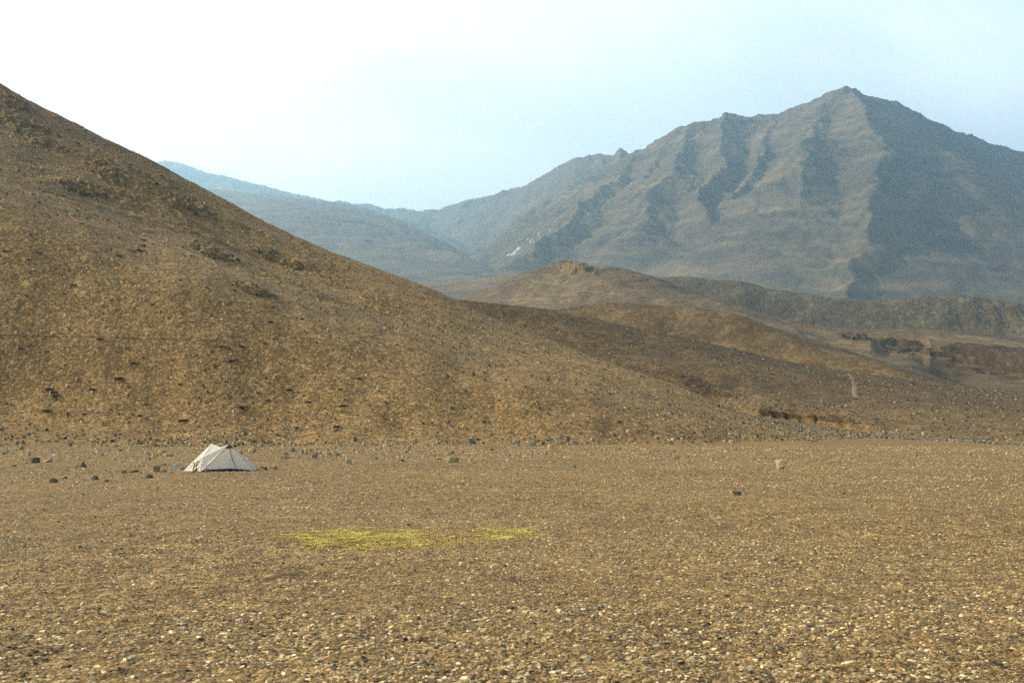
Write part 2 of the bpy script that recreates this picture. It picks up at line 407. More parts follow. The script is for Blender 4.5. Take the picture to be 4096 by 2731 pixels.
hillB, gridB = loft('hill', M_hillB, baseB, crestB, 1300, 420, dispB, prof=lambda t: t ** 1.0, back=(200, 0.35), smooth=90, tpow=1.3, sink=0.3, shift=([1500, 1846, 2500, 2900, 3300], [700, 700, 350, 100, 0]))
tag(hillB, 'low brown rise beyond the dry stream bed with a trail over its crest', 'hill', kind='structure')

# --- brown hills further back
def dispC(X, Y, T, S):
    edge = 1 - 0.7 * sstep(0.8, 1.0, T)
    return edge * (4 * fbm(X * 0.010, Y * 0.010, 4, 61) + 1.2 * fbm(X * 0.05, Y * 0.05, 4, 62)) * sstep(0, 0.15, T)
crestC = [(1900, 1300, 515), (2150, 1245, 518), (2258, 1228, 520), (2385, 1209, 520), (2555, 1212, 518), (2820, 1231, 508), (2958, 1260, 502), (3086, 1308, 500), (3298, 1371, 510), (3457, 1420, 500), (3700, 1492, 490), (3966, 1562, 480), (4300, 1640, 465)]
baseC = [(1900, 1500, 450), (2600, 1480, 445), (3048, 1560, 430), (3457, 1600, 420), (3966, 1650, 400), (4300, 1700, 390), (5300, 1720, 380)]
hillC, gridC = loft('hill', M_hillC, baseC, crestC, 700, 300, dispC, prof=lambda t: t ** 1.0, back=(260, 0.5), smooth=110, shift=([1900, 2300, 3300, 4300], [300, 1000, 900, 100]))
tag(hillC, 'rounded brown hill directly behind the low rise', 'hill', kind='structure')

def dispD(X, Y, T, S):
    edge = 1 - 0.75 * sstep(0.85, 1.0, T)
    z = edge * (8 * fbm(X * 0.005, Y * 0.005, 4, 66) + 1.5 * fbm(X * 0.04, Y * 0.04, 4, 67)) * sstep(0, 0.15, T)
    m = np.exp(-((S - 2420) / 230) ** 2) * sstep(0.45, 0.8, T)
    rim = 0.50 + 0.05 * fbm(X * 0.012, X * 0, 3, 69) - 0.10 * sstep(3950, 4250, S)
    a = sstep(3620, 3860, S + 40 * fbm(Y * 0.03, X * 0.03, 3, 75)) * sstep(4500, 4200, S) * (15 + 3 * fbm(X * 0.03, Y * 0.03, 3, 70))
    rim2 = 0.62 + 0.04 * fbm(X * 0.02, X * 0, 3, 74)
    a2 = sstep(3480, 3540, S) * sstep(3720, 3690, S) * 8
    z = z - a * sstep(rim + 0.012, rim - 0.012, T) * sstep(0.02, 0.32, T) - a2 * sstep(rim2 + 0.012, rim2 - 0.012, T) * sstep(0.2, 0.5, T)
    return z + edge * m * 7 * ridged(X * 0.010, Y * 0.022, 4, 68)
crestD = [(1500, 1290, 1050), (1750, 1225, 1100), (1876, 1191, 1120), (2024, 1120, 1150), (2109, 1087, 1160), (2185, 1060, 1170), (2237, 1047, 1175), (2330, 1062, 1170), (2513, 1085, 1150), (2661, 1127, 1120), (2820, 1191, 1080),
          (2980, 1246, 1050), (3192, 1293, 1020), (3404, 1317, 1000), (3616, 1314, 1010), (3828, 1327, 1000), (4096, 1355, 960), (4700, 1420, 900)]
baseD = [(1500, 1330, 900), (2237, 1290, 960), (2661, 1300, 930), (2980, 1380, 850), (3404, 1470, 700), (3800, 1560, 600), (4096, 1590, 560), (4700, 1640, 520)]
hillD, gridD = loft('hill', M_hillD, baseD, crestD, 900, 360, dispD, prof=lambda t: t ** 0.8, back=(300, 0.38), smooth=30, shift=([1500, 2100, 2900, 3400], [0, 500, 500, 0]))
tag(hillD, 'brown hill with a small rocky knob on top, in the middle distance', 'hill', kind='structure')

def dispF(X, Y, T, S):
    edge = 1 - 0.5 * sstep(0.9, 1.0, T)
    z = edge * (9 * fbm(X * 0.006, Y * 0.008, 4, 71) + 2.5 * ridged(X * 0.02, Y * 0.02, 4, 72))
    gl = sstep(3500, 3750, S) * np.sin(np.pi * np.clip(T, 0, 1)) 
    return z * sstep(0, 0.1, T) + gl * 7 * ridged(X * 0.017, Y * 0.008, 4, 73)
crestF = [(2300, 1150, 1650), (2600, 1135, 1620), (2693, 1129, 1600), (2746, 1125, 1600), (2852, 1137, 1590), (2969, 1141, 1580), (3054, 1163, 1570), (3192, 1170, 1560), (3351, 1190, 1540), (3563, 1214, 1520), (3680, 1210, 1520),
          (3786, 1213, 1510), (3871, 1210, 1510), (3988, 1221, 1500), (4096, 1239, 1490), (4800, 1300, 1450)]
baseF = [(2300, 1280, 1450), (2900, 1290, 1440), (3351, 1340, 1420), (3800, 1380, 1390), (4096, 1400, 1370), (4800, 1450, 1240)]
hillF, gridF = loft('hill', M_ridge, baseF, crestF, 900, 260, dispF, prof=lambda t: sstep(-0.05, 0.8, t) * 0.93 + 0.07 * t, back=(900, -0.04), smooth=20,
    crest_rough=lambda s: 4 * fbm(s * 0.012, s * 0, 4, 79))
tag(hillF, 'dark flat-topped terrace below the big mountain', 'hill', kind='structure')

# --- the big mountain: crests and spurs joined by scree slopes
def mountain(name, mat, ridges, x0, x1, y0, y1, step, k, floor, disp, wsm=14.0, faces=None):
    xs = np.arange(x0, x1, step); ys = np.arange(y0, y1, step)
    X, Y = np.meshgrid(xs, ys)
    wx = X + 60 * fbm(X * 0.003, Y * 0.003, 4, 81) + 6 * fbm(X * 0.02, Y * 0.02, 3, 83)
    wy = Y + 38 * fbm(X * 0.004, Y * 0.004, 4, 82) + 4 * fbm(X * 0.02, Y * 0.02, 3, 84)
    acc = np.full(X.shape, -1e9)
    for r in ridges:
        kk = r[0]; P = np.array([np.array(at(a, b, c)) for a, b, c in r[1]])
        best = np.full(X.shape, -1e9)
        for a, b in zip(P[:-1], P[1:]):
            e = b - a; L2 = e[0] ** 2 + e[1] ** 2
            for it in (0,):
                u = np.clip(((wx - a[0]) * e[0] + (wy - a[1]) * e[1]) / L2, 0, 1)
            d = np.hypot(wx - a[0] - u * e[0], wy - a[1] - u * e[1])
            best = np.maximum(best, a[2] + u * e[2] - kk * d * (1 - 0.00009 * d))
        dm = np.maximum(acc, best); dn = np.minimum(acc, best)
        acc = dm + wsm * np.log1p(np.exp(np.clip((dn - dm) / wsm, -40, 0)))*0.6
    if faces is not None:
        cand = faces(wx, wy)
        dm = np.maximum(acc, cand); dn = np.minimum(acc, cand)
        acc = dm + 6 * np.log1p(np.exp(np.clip((dn - dm) / 8, -40, 0))) * 0.6
    Z = np.maximum(acc, floor(X, Y))
    Z = Z + disp(X, Y, Z)
    return mesh_np(name, np.stack([X, Y, Z], 2).reshape(-1, 3), grid_faces(*X.shape), mat), (X, Y, Z)
crestG = [(2200, 790, 4620), (2400, 690, 4560), (2523, 624, 4520), (2544, 612, 4500), (2631, 572, 4470), (2688, 536, 4450), (2717, 519, 4440), (2775, 508, 4420), (2840, 500, 4400), (2897, 478, 4390), (2919, 458, 4380), (3013, 468, 4360),
          (3107, 466, 4330), (3164, 449, 4310), (3258, 405, 4270), (3316, 375, 4240), (3350, 366, 4220), (3388, 362, 4200), (3450, 366, 4200), (3510, 388, 4215), (3626, 435, 4300), (3734, 478, 4400), (3842, 529, 4520), (3986, 586, 4700), (4096, 628, 4850), (4700, 900, 5600)]
def spur(p0, pts, slope):
    """a ridge running down towards the viewer at a steady slope through the given photo points"""
    L = [p0]; P = np.array(at(*p0))
    for (a, b_), m in zip(pts, slope if isinstance(slope, list) else [slope] * len(pts)):
        ys = np.linspace(L[-1][2] - 5, L[-1][2] - 1600, 800)
        x, y, z = at(a, b_, ys)
        e = np.abs((P[2] - z) - m * np.hypot(x - P[0], y - P[1]))
        q = int(np.argmin(e)); L.append((a, b_, float(ys[q]))); P = np.array([x[q], y[q], z[q]])
    return L
R = [
 (0.80, [p_ for p_ in crestG if p_[0] <= 3400]),
 (1.15, [p_ for p_ in crestG if p_[0] >= 3388]),
 (0.85, spur((3300, 400, 4240), [(3262, 500), (3225, 600), (3195, 680), (3180, 790)], 0.55)),
 (0.62, spur((3290, 400, 4240), [(3195, 680), (3180, 790), (3140, 870), (3070, 980)], [0.56, 0.8, 0.6, 0.55])),
 (0.9, spur((3340, 500, 4000), [(3310, 620), (3290, 740), (3260, 850), (3290, 930)], 0.6)),
 (0.95, spur((3107, 466, 4330), [(3040, 590), (2990, 700), (2960, 800), (2930, 900)], 0.56)),
 (0.95, spur((3164, 449, 4310), [(3110, 560), (3090, 640)], 0.68)),
 (0.92, spur((2919, 458, 4380), [(2880, 600), (2850, 720), (2820, 860)], 0.56)),
 (0.90, spur((2850, 500, 4400), [(2800, 590), (2790, 680)], 0.66)),
 (0.70, spur((2775, 508, 4420), [(2700, 650), (2610, 780), (2560, 900)], 0.54)),
 (0.80, spur((2631, 572, 4470), [(2590, 700), (2530, 830), (2470, 940)], 0.53)),
 (0.72, spur((2523, 624, 4520), [(2440, 730), (2330, 830), (2200, 940), (2060, 1040)], 0.46)),
]
def floorG(X, Y): return 90 + 0.10 * (Y - 1500) + 0.02 * np.abs(X)
def dispG(X, Y, Z):
    hi = sstep(350, 700, Z)
    left = 0.45 + 0.55 * sstep(1500, 900, X)
    z = left * (10 * hi + 1.5) * ridged((X + 0.3 * Y) * 0.011, Y * 0.006, 5, 86, 0.6) + (1 + 2.5 * left * hi) * fbm(X * 0.03, Y * 0.03, 4, 87) + left * hi * 3.0 * ridged(X * 0.035, Y * 0.02, 3, 92)
    rock = left * hi * sstep(-0.25, 0.2, fbm(X * 0.0035, Y * 0.0035, 3, 90))
    z = z + rock * 8 * ridged((X + 0.35 * Y) * 0.0065, Y * 0.0028, 4, 89, 0.6)
    st = (Z + z + 0.25 * X) / 28.0 + 0.7 * fbm(X * 0.003, Y * 0.003, 3, 88); fr = st % 1
    z = z + rock * 11 * (sstep(0.3, 0.7, fr) - fr)
    return z * sstep(200, 330, Z)
def facesG(x, y):
    P0 = np.array(at(3400, 358, 4200)); P1 = np.array(at(4096, 632, 4850)); B0 = np.array([704.0, 2500.0, 250.0])
    bend = 105 * np.sin(np.pi * np.clip((4200 - y) / 1750, 0, 1)) + 14 * ridged(y * 0.006, y * 0, 3, 95)
    n = np.cross(P1 - P0, B0 - P0)
    xx = x - bend
    zr = P0[2] - (n[0] * (xx - P0[0]) + n[1] * (y - P0[1])) / n[2]
    u = (B0 - P0)[:2]; L = np.hypot(*u); u = u / L; sl = (P0[2] - B0[2]) / L; t_ = math.sqrt(0.70 ** 2 - sl ** 2)
    g = np.array([-sl * u[0] + t_ * -u[1], -sl * u[1] + t_ * u[0]])
    zl = P0[2] + g[0] * (xx - P0[0]) + g[1] * (y - P0[1])
    zl = zl + 9 * ridged((x * 0.97 - y * 0.25) * 0.010, (y) * 0.0025, 3, 96) - 6
    zr = zr + 7 * ridged((x * 0.75 + y * 0.66) * 0.012, y * 0.002, 4, 97) - 4
    yc = P0[1] + np.where(x > P0[0], (P1[1] - P0[1]) / (P1[0] - P0[0]), -0.25) * (x - P0[0])
    zb = P0[2] - 0.1 * np.abs(x - P0[0]) - 0.9 * (y - yc)
    return np.minimum(np.minimum(zl, zr), zb)
mtn, gridG = mountain('mountain', M_mtn, R, -350, 2900, 1900, 5100, 5.5, 0.64, floorG, dispG, faces=facesG)
tag(mtn, 'big grey brown mountain with a rounded summit and scree slopes, on the right', 'mountain', kind='structure')

# --- far ranges
def deeper(L, k): return [(a, b, c * k) for a, b, c in L]
def dispI(X, Y, T, S):
    edge = 1 - 0.85 * sstep(0.75, 1.0, T)
    return edge * (110 * ridged(X * 0.0016, Y * 0.0010, 4, 101) + 14 * ridged(X * 0.010, Y * 0.006, 4, 102)) * sstep(0, 0.2, T)
crestI = [(200, 740, 8600), (450, 690, 8500), (610, 650, 8400), (661, 638, 8400), (730, 657, 8350), (857, 697, 8250), (968, 723, 8150), (1095, 755, 8050), (1231, 785, 7950), (1333, 809, 7850), (1342, 804, 7850), (1486, 821, 7750), (1550, 840, 7650), (1614, 834, 7600),
          (1690, 849, 7500), (1741, 847, 7400), (1826, 815, 7200), (1895, 798, 7100), (1988, 776, 6900), (2107, 742, 6650), (2243, 666, 6350), (2303, 640, 6250), (2396, 621, 6150), (2456, 629, 6050), (2466, 612, 6040), (2480, 596, 6030), (2496, 606, 6020), (2530, 640, 6000), (2800, 640, 5900)]
baseI = [(200, 1000, 6200), (1000, 1050, 6000), (1700, 1070, 5700), (2100, 1080, 4900), (2800, 1080, 4500)]
rI = lambda s: 5 * ridged(s * 0.012, s * 0, 4, 103) + 2.0 * fbm(s * 0.08, s * 0, 2, 104)
far, gridI = loft('mountain', M_far, [(a, b_, c_ * float(np.interp(a, [1500, 2300], [1.3, 1.0]))) for a, b_, c_ in baseI], [(a, b_, c_ * float(np.interp(a, [1500, 2300], [1.3, 0.92]))) for a, b_, c_ in crestI], 1100, 240, dispI, back=(900, 0.5), smooth=8, bsmooth=200, crest_rough=rI, rough_from=0.7)
tag(far, 'distant blue range behind the valley, reaching to a pinnacle', 'mountain', kind='structure')

def dispH(X, Y, T, S):
    edge = 1 - 0.8 * sstep(0.8, 1.0, T)
    return edge * (45 * fbm(X * 0.0013, Y * 0.0013, 5, 111) + 5 * fbm(X * 0.015, Y * 0.015, 4, 112)) * sstep(0, 0.2, T)
crestH2 = [(1000, 880, 5100), (1400, 850, 5000), (1640, 880, 4900), (1720, 912, 4850), (1800, 945, 4750), (1890, 995, 4600), (2013, 1052, 4350), (2116, 1082, 4200), (2300, 1110, 4000)]
baseH2 = [(1000, 1100, 4200), (1700, 1110, 4000), (2300, 1130, 3600)]
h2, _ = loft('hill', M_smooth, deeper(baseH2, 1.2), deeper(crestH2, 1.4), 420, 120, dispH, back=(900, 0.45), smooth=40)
tag(h2, 'hazy blue spur emerging from behind the broad smooth hill', 'hill', kind='structure')
crestH = [(300, 800, 4700), (640, 748, 4700), (815, 753, 4650), (1010, 771, 4600), (1265, 798, 4500), (1435, 824, 4450), (1563, 866, 4350), (1690, 920, 4200), (1801, 985, 4000), (1903, 1050, 3750), (1990, 1092, 3500), (2200, 1150, 3200)]
baseH = [(300, 1100, 2600), (1265, 1120, 2600), (1800, 1130, 2600), (2200, 1170, 2500)]
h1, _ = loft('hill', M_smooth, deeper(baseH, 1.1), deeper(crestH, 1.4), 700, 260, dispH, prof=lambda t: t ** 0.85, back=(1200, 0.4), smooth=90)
tag(h1, 'broad smooth hazy hill filling the valley behind the left slope', 'hill', kind='structure')
def dispJ(X, Y, T, S): return (1 - 0.7 * sstep(0.8, 1, T)) * 8 * fbm(X * 0.004, Y * 0.004, 4, 121)
crestJ = [(1200, 1150, 2300), (1673, 1130, 2250), (1775, 1119, 2250), (1945, 1104, 2200), (2081, 1098, 2150), (2300, 1090, 2100), (2700, 1110, 2000)]
baseJ = [(1200, 1200, 1650), (1900, 1200, 1600), (2700, 1220, 1500)]
hj, _ = loft('hill', M_hillD, baseJ, crestJ, 400, 100, dispJ, back=(700, 0.25), smooth=60)
tag(hj, 'low pale foothill at the mouth of the valley', 'hill', kind='structure')
bpy.context.view_layer.update()

def hit(obj, px, py):
    dx, dy, dz = raydir(px, py)
    ok, loc, nor, idx = obj.ray_cast(Vector((0, 0, H)), Vector((float(dx), float(dy), float(dz))).normalized())
    return (loc, nor) if ok else (None, None)
def hitall(px, py, objs):
    best = None
    for o in objs:
        l, n = hit(o, px, py)
        if l is not None and (best is None or l.y < best[0].y): best = (l, n)
    return best

# ------------------------------------------------------------------ stream bed, trails, cut banks, crags, snow
def drape(name, mat, pts, width, objs, off=0.05, n=80, jit=0.15):
    """a narrow strip lying on the slope along photo points"""
    p = np.array(pts, float); s = np.linspace(0, 1, n)
    u = np.linspace(0, 1, len(p))
    xs, ys = np.interp(s, u, p[:, 0]), np.interp(s, u, p[:, 1])
    w = width if not isinstance(width, (list, tuple)) else np.interp(s, np.linspace(0, 1, len(width)), width)
    w = np.broadcast_to(w, s.shape)
    L = []
    for a, b in zip(xs, ys):
        h_ = hitall(a, b, objs)
        if h_: L.append((h_[0], h_[1]))
        else: L.append(None)
    good = [(l, ww) for l, ww in zip(L, w) if l]
    V = []; m = 5
    for i, ((loc, nor), ww) in enumerate(good):
        a = good[max(0, i - 1)][0][0]; b = good[min(len(good) - 1, i + 1)][0][0]
        d = (b - a); d.z = 0
        if d.length < 1e-4: d = Vector((1, 0, 0))
        side = Vector((-d.y, d.x, 0)).normalized()
        ww = ww * (1 + jit * random.uniform(-1, 1)) * min(1, (i + 1) / 4, (len(good) - i) / 4)
        for j in range(m):
            q = loc + side * ww * (j / (m - 1) - 0.5)
            z = None
            for o in objs:
                ok, l2, _, _ = o.ray_cast(Vector((q.x, q.y, 900)), Vector((0, 0, -1)))
                if ok and (z is None or l2.z > z): z = l2.z
            V.append((q.x, q.y, (z if z is not None else q.z) + (off if 0 < j < m - 1 else -off)))
    return mesh_np(name, V, grid_faces(len(good), m), mat)

M_path, t_, b_ = newmat('trodden_dirt'); b_.inputs['Base Color'].default_value = (0.25, 0.165, 0.085, 1)
M_path2 = stony('trail_grit', [(0.15, 1), (0.5, 0.4)], tint=(0.88, 0.80, 0.68), bump=0.3, patch=0.2)
near = [ground, hillA, hillB]
sb = drape('stream_bed', M_stream, [(3000, 1660), (3060, 1682), (3160, 1702), (3300, 1728), (3450, 1742), (3600, 1752), (3850, 1766), (4096, 1779), (4400, 1788)], [4, 5, 6, 6, 5, 4, 4, 4], near, off=0.04, n=220)
tag(sb, 'dry stream bed of grey green pebbles between the left slope and the low rise', 'stream bed', kind='structure')
p1 = drape('footpath', M_path, [(3392, 1492), (3404, 1505), (3413, 1525), (3419, 1545), (3415, 1562), (3418, 1578), (3430, 1592)], 1.3, [hillB], off=0.05, n=50)
tag(p1, 'short orange dirt trail curving down the low rise', 'footpath', kind='structure')
p2 = drape('footpath', M_path2, [(-60, 1336), (0, 1338), (204, 1343), (408, 1345), (612, 1354), (760, 1360), (900, 1362)], 0.4, [hillA], off=0.08, n=120)
tag(p2, 'faint trail running level across the left slope', 'footpath', kind='structure')
p3 = drape('footpath', M_path2, [(2109, 1115), (2150, 1130), (2230, 1137), (2320, 1155), (2400, 1172)], 3.0, [hillD], off=0.2, n=40)
tag(p3, 'pale trail crossing the hill with the rocky knob', 'footpath', kind='structure')

def outcrop(name, mat, cx, cy, rx, ry, target, amp, seed, n=(90, 50), freq=0.12, tilt=0.0, sx=1.0):
    """rough rock standing out of a slope: an uneven patch of crags rooted in the ground"""
    V = []; us = np.linspace(-1, 1, n[0]); vs = np.linspace(-1, 1, n[1])
    pts = []
    for v in vs:
        for u in us:
            x = cx + u * rx; y = cy + v * ry + tilt * u * rx
            l, nn = hit(target, x, y)
            pts.append(None if l is None else (l.x, l.y, l.z))
    lastg = None
    for i, p in enumerate(pts):
        if p is None: pts[i] = lastg if lastg else next(q for q in pts if q)
        lastg = pts[i]
    P = np.array(pts); U, Vv = np.meshgrid(us, vs); U = U.ravel(); Vv = Vv.ravel()
    rr = np.sqrt(U ** 2 + Vv ** 2) + 0.55 * fbm(U * 2.6, Vv * 2.6, 4, seed)
    m = sstep(1.05, 0.45, rr)
    h_ = amp * (0.30 + 0.8 * ridged(P[:, 0] * freq * sx, P[:, 1] * freq * 0.6 + 0.9 * P[:, 2] * freq, 5, seed + 1)) 
    P[:, 2] += m * h_ - (1 - m) * amp * 0.35
    return mesh_np(name, P, grid_faces(n[1], n[0]), mat, smooth=False)
oc = [('rock_outcrop', M_outcrop, 4010, 1440, 330, 66, hillD, 3.5, 201, (200, 90), 0.035, 0.12, 'large dark rock outcrop at the right edge, behind the low rise'),
      ('rock_outcrop', M_outcrop, 3610, 1385, 110, 34, hillD, 2.5, 211, (110, 50), 0.045, 0.1, 'smaller dark rock outcrop beside the large one at the right'),
      ('rock_outcrop', M_outcrop, 3420, 1352, 70, 10, hillD, 4, 221, (60, 20), 0.06, 0.12, 'thin dark rock band on the brow left of the dark outcrops'),
      ('rock_outcrop', M_hillC, 2300, 1075, 90, 22, hillD, 6, 231, (70, 30), 0.03, 0.1, 'rough brown rock around the small knob on the middle hill')]
for nm, mt, cx, cy, rx, ry, tg, amp, sd, n, fr, tl, lb in oc:
    tag(outcrop(nm, mt, cx, cy, rx, ry, tg, amp, sd, n, fr, tl), lb, 'rock outcrop')
cr = [(120, 520, 150, 60, 0.5, 'craggy brown rock high on the left slope below the skyline'),
      (420, 690, 90, 40, 0.5, 'brown crag in the upper left slope, right of the highest crag'),
      (330, 760, 100, 30, 0.35, 'long low rock band crossing the upper left slope'),
      (780, 830, 120, 30, 0.5, 'broken rock band on the left slope near the ridge line'),
      (850, 1010, 110, 26, 0.35, 'low rock ledge in the middle of the left slope'),
      (1120, 1040, 120, 24, 0.40, 'eroded ledge on the left slope below the ridge'),
      (1010, 1160, 100, 22, 0.30, 'dark hollowed ledge lower on the left slope'),
      (60, 410, 60, 30, 0.5, 'rock knob on the skyline at the left edge')]
for i, (cx, cy, rx, ry, tl, lb) in enumerate(cr):
    tag(outcrop('crag', M_crag, cx, cy, rx, ry, hillA, 0.75, 240 + i * 7, (110, 40), 0.22, tl), lb, 'crag')
bk = [(3115, 1662, 95, 13, 0.12, 0.7, 'dark undercut brown bank above the stream pebbles'),
      (3330, 1680, 130, 12, 0.14, 0.5, 'eroded brown bank edge tapering to the right above the stream bed'),
      (2790, 1540, 130, 34, 0.35, 0.6, 'crumbling earth scarp where the gully leaves the left slope')]
for i, (cx, cy, rx, ry, tl, am, lb) in enumerate(bk):
    tag(outcrop('earth_bank', M_bank, cx, cy, rx, ry, hillB, am, 340 + i * 9, (110, 30), 0.35, tl), lb, 'bank')

M_snow, t_, b_ = newmat('old_snow'); b_.inputs['Base Color'].default_value = (0.62, 0.64, 0.66, 1); b_.inputs['Roughness'].default_value = 0.6
V, Fc = [], []
for i in range(24):
    u = random.random() ** 1.4
    px = 2045 + u * 190 + random.gauss(0, 5); py = 1018 - u * 125 + random.gauss(0, 7 + 5 * u)
    l = hitall(px, py, [mtn, far])
    if not l: continue
    l = l[0]; w = random.uniform(2, 7) * (1.6 - 1.2 * u); k = len(V)
    for a in range(7):
        an = a / 7 * 2 * math.pi; r = w * random.uniform(0.5, 1)
        q = Vector((l.x + r * math.cos(an) * 1.2 + r * math.sin(an) * 0.4, l.y + r * math.sin(an) * 0.7, 0)); zz = l.z
        for o in (mtn, far):
            ok, l2, _, _ = o.ray_cast(Vector((q.x, q.y, 3000)), Vector((0, 0, -1)))
            if ok: zz = max(zz if zz != l.z else -1e9, l2.z) if abs(l2.z - l.z) < 80 else zz
        V.append((q.x, q.y, zz + 1.2))
    V.append((l.x, l.y, l.z + 4.5))
    for a in range(7): Fc.append((k + a, k + (a + 1) % 7, k + 7))
sn = mesh_np('snow', V, Fc, M_snow, smooth=False)
tag(sn, 'streak of old snow patches in a gully of the far mountain', 'snow', kind='stuff')

# ------------------------------------------------------------------ loose stones (uncountable: stuff)
M_stone, t, b = newmat('loose_stone')
a_ = N(t, 'ShaderNodeAttribute', attribute_name='tone')
nn = N(t, 'ShaderNodeTexNoise', Scale=60.0, Detail=3.0); tcn = N(t, 'ShaderNodeTexCoord'); t.links.new(tcn.outputs['Object'], nn.inputs['Vector'])
g_ = ramp(t, nn.outputs['Fac'], [(0.3, (0.8, 0.8, 0.8)), (0.7, (1.15, 1.15, 1.15))])
t.links.new(mix(t, a_.outputs['Color'], g_, 1.0, 'MULTIPLY'), b.inputs['Base Color'])
b.inputs['Roughness'].default_value = 0.75
PAL = np.array([(0.82, 0.67, 0.38), (0.64, 0.475, 0.23), (0.38, 0.26, 0.11), (0.22, 0.15, 0.08), (0.25, 0.195, 0.12), (0.11, 0.077, 0.04), (0.42, 0.25, 0.095), (0.50, 0.43, 0.29), (0.06, 0.05, 0.04)])
PW = np.array([0.12, 0.20, 0.22, 0.17, 0.08, 0.09, 0.05, 0.03, 0.04]); PW /= PW.sum()
def pebbles(P, size, flat=(0.06, 0.24), nrm=None, tone=1.0, rng=RNG, pal=PAL, pw=PW):
    """irregular six-sided chips, 12 points each; returns arrays"""
    n = len(P)
    ang = (np.arange(6) / 6 * 2 * np.pi)[None, :] + rng.uniform(-0.5, 0.5, (n, 6)) + rng.uniform(0, 6.28, (n, 1))
    el = rng.uniform(0.38, 0.95, (n, 1)); rot = rng.uniform(0, np.pi, (n, 1))
    rb = rng.uniform(0.65, 1.15, (n, 6)); rt = rb * rng.uniform(0.68, 0.96, (n, 6))
    th = size[:, None] * rng.uniform(*flat, (n, 1))
    def ring(r, z):
        x = r * np.cos(ang) * size[:, None] * 0.5; y = r * np.sin(ang) * size[:, None] * 0.5 * el
        return np.stack([x * np.cos(rot) - y * np.sin(rot), x * np.sin(rot) + y * np.cos(rot), np.broadcast_to(z, x.shape)], 2)
    lo = ring(rb, -0.25 * th); hi = ring(rt, th * (1 + rng.uniform(-0.2, 0.2, (n, 6))))
    Q = np.concatenate([lo, hi], 1)
    # random lean
    ax = rng.normal(0, 0.16, (n, 2)); Q[:, :, 2] += Q[:, :, 0] * ax[:, :1] + Q[:, :, 1] * ax[:, 1:]
    if nrm is not None: Q[:, :, 2] -= (Q[:, :, 0] * nrm[:, :1] + Q[:, :, 1] * nrm[:, 1:2]) / np.maximum(nrm[:, 2:3], 0.3)
    Q += P[:, None, :]
    f = [[0, 1, 7, 6], [1, 2, 8, 7], [2, 3, 9, 8], [3, 4, 10, 9], [4, 5, 11, 10], [5, 0, 6, 11], [6, 7, 8, 9], [6, 9, 10, 11]]
    Fq = (np.array(f)[None] + (np.arange(n) * 12)[:, None, None]).reshape(-1, 4)
    c = pal[rng.choice(len(pal), n, p=pw)] * rng.uniform(0.6, 1.3, (n, 1)) * tone
    return Q.reshape(-1, 3), Fq, np.repeat(c, 12, 0)
def scatter_ground(d0, d1, dens, s0, s1, clump=0.5):
    area = 0.5 * 1.1 * (d1 ** 2 - d0 ** 2); n = int(area * dens)
    d = np.sqrt(RNG.uniform(d0 ** 2, d1 ** 2, n)); x = RNG.uniform(-0.55, 0.55, n) * d
    keep = RNG.random(n) < 0.75 + clump * fbm(x * 0.5, d * 0.5, 3, 301) + 0.4 * fbm(x * 0.09, d * 0.09, 2, 303)
    x, d = x[keep], d[keep]
    s = s0 * (s1 / s0) ** (RNG.random(len(x)) ** 2.6)
    return np.stack([x, d, gz(x, d)], 1), s
A = [scatter_ground(7.5, 13, 900, 0.012, 0.085), scatter_ground(13, 21, 420, 0.014, 0.07), scatter_ground(21, 36, 170, 0.020, 0.075),
     scatter_ground(36, 62, 75, 0.028, 0.10), scatter_ground(62, 112, 22, 0.05, 0.15)]
# the belt of rubble that has rolled down onto the plain
n_b = 30000; db = RNG.uniform(62, 122, n_b); ub = RNG.uniform(-0.62, 0.45, n_b); xb = ub * db
kb = RNG.random(n_b) < sstep(64, 92, db + 7 * fbm(xb * 0.05, db * 0.02, 3, 321)) * (1 - 0.6 * sstep(0.0, 0.3, ub)) * (0.6 + 0.8 * fbm(xb * 0.12, db * 0.12, 3, 322))
A.append((np.stack([xb[kb], db[kb], gz(xb[kb], db[kb])], 1), 0.06 * 5.0 ** (RNG.random(kb.sum()) ** 3.2)))
P = np.concatenate([a[0] for a in A]); S_ = np.concatenate([a[1] for a in A])
v, f, c = pebbles(P, S_)
gravel = mesh_np('gravel', v, f, M_stone, smooth=False, col=c)
tag(gravel, 'loose flat stones and chips strewn all over the gravel plain', 'gravel', kind='stuff')

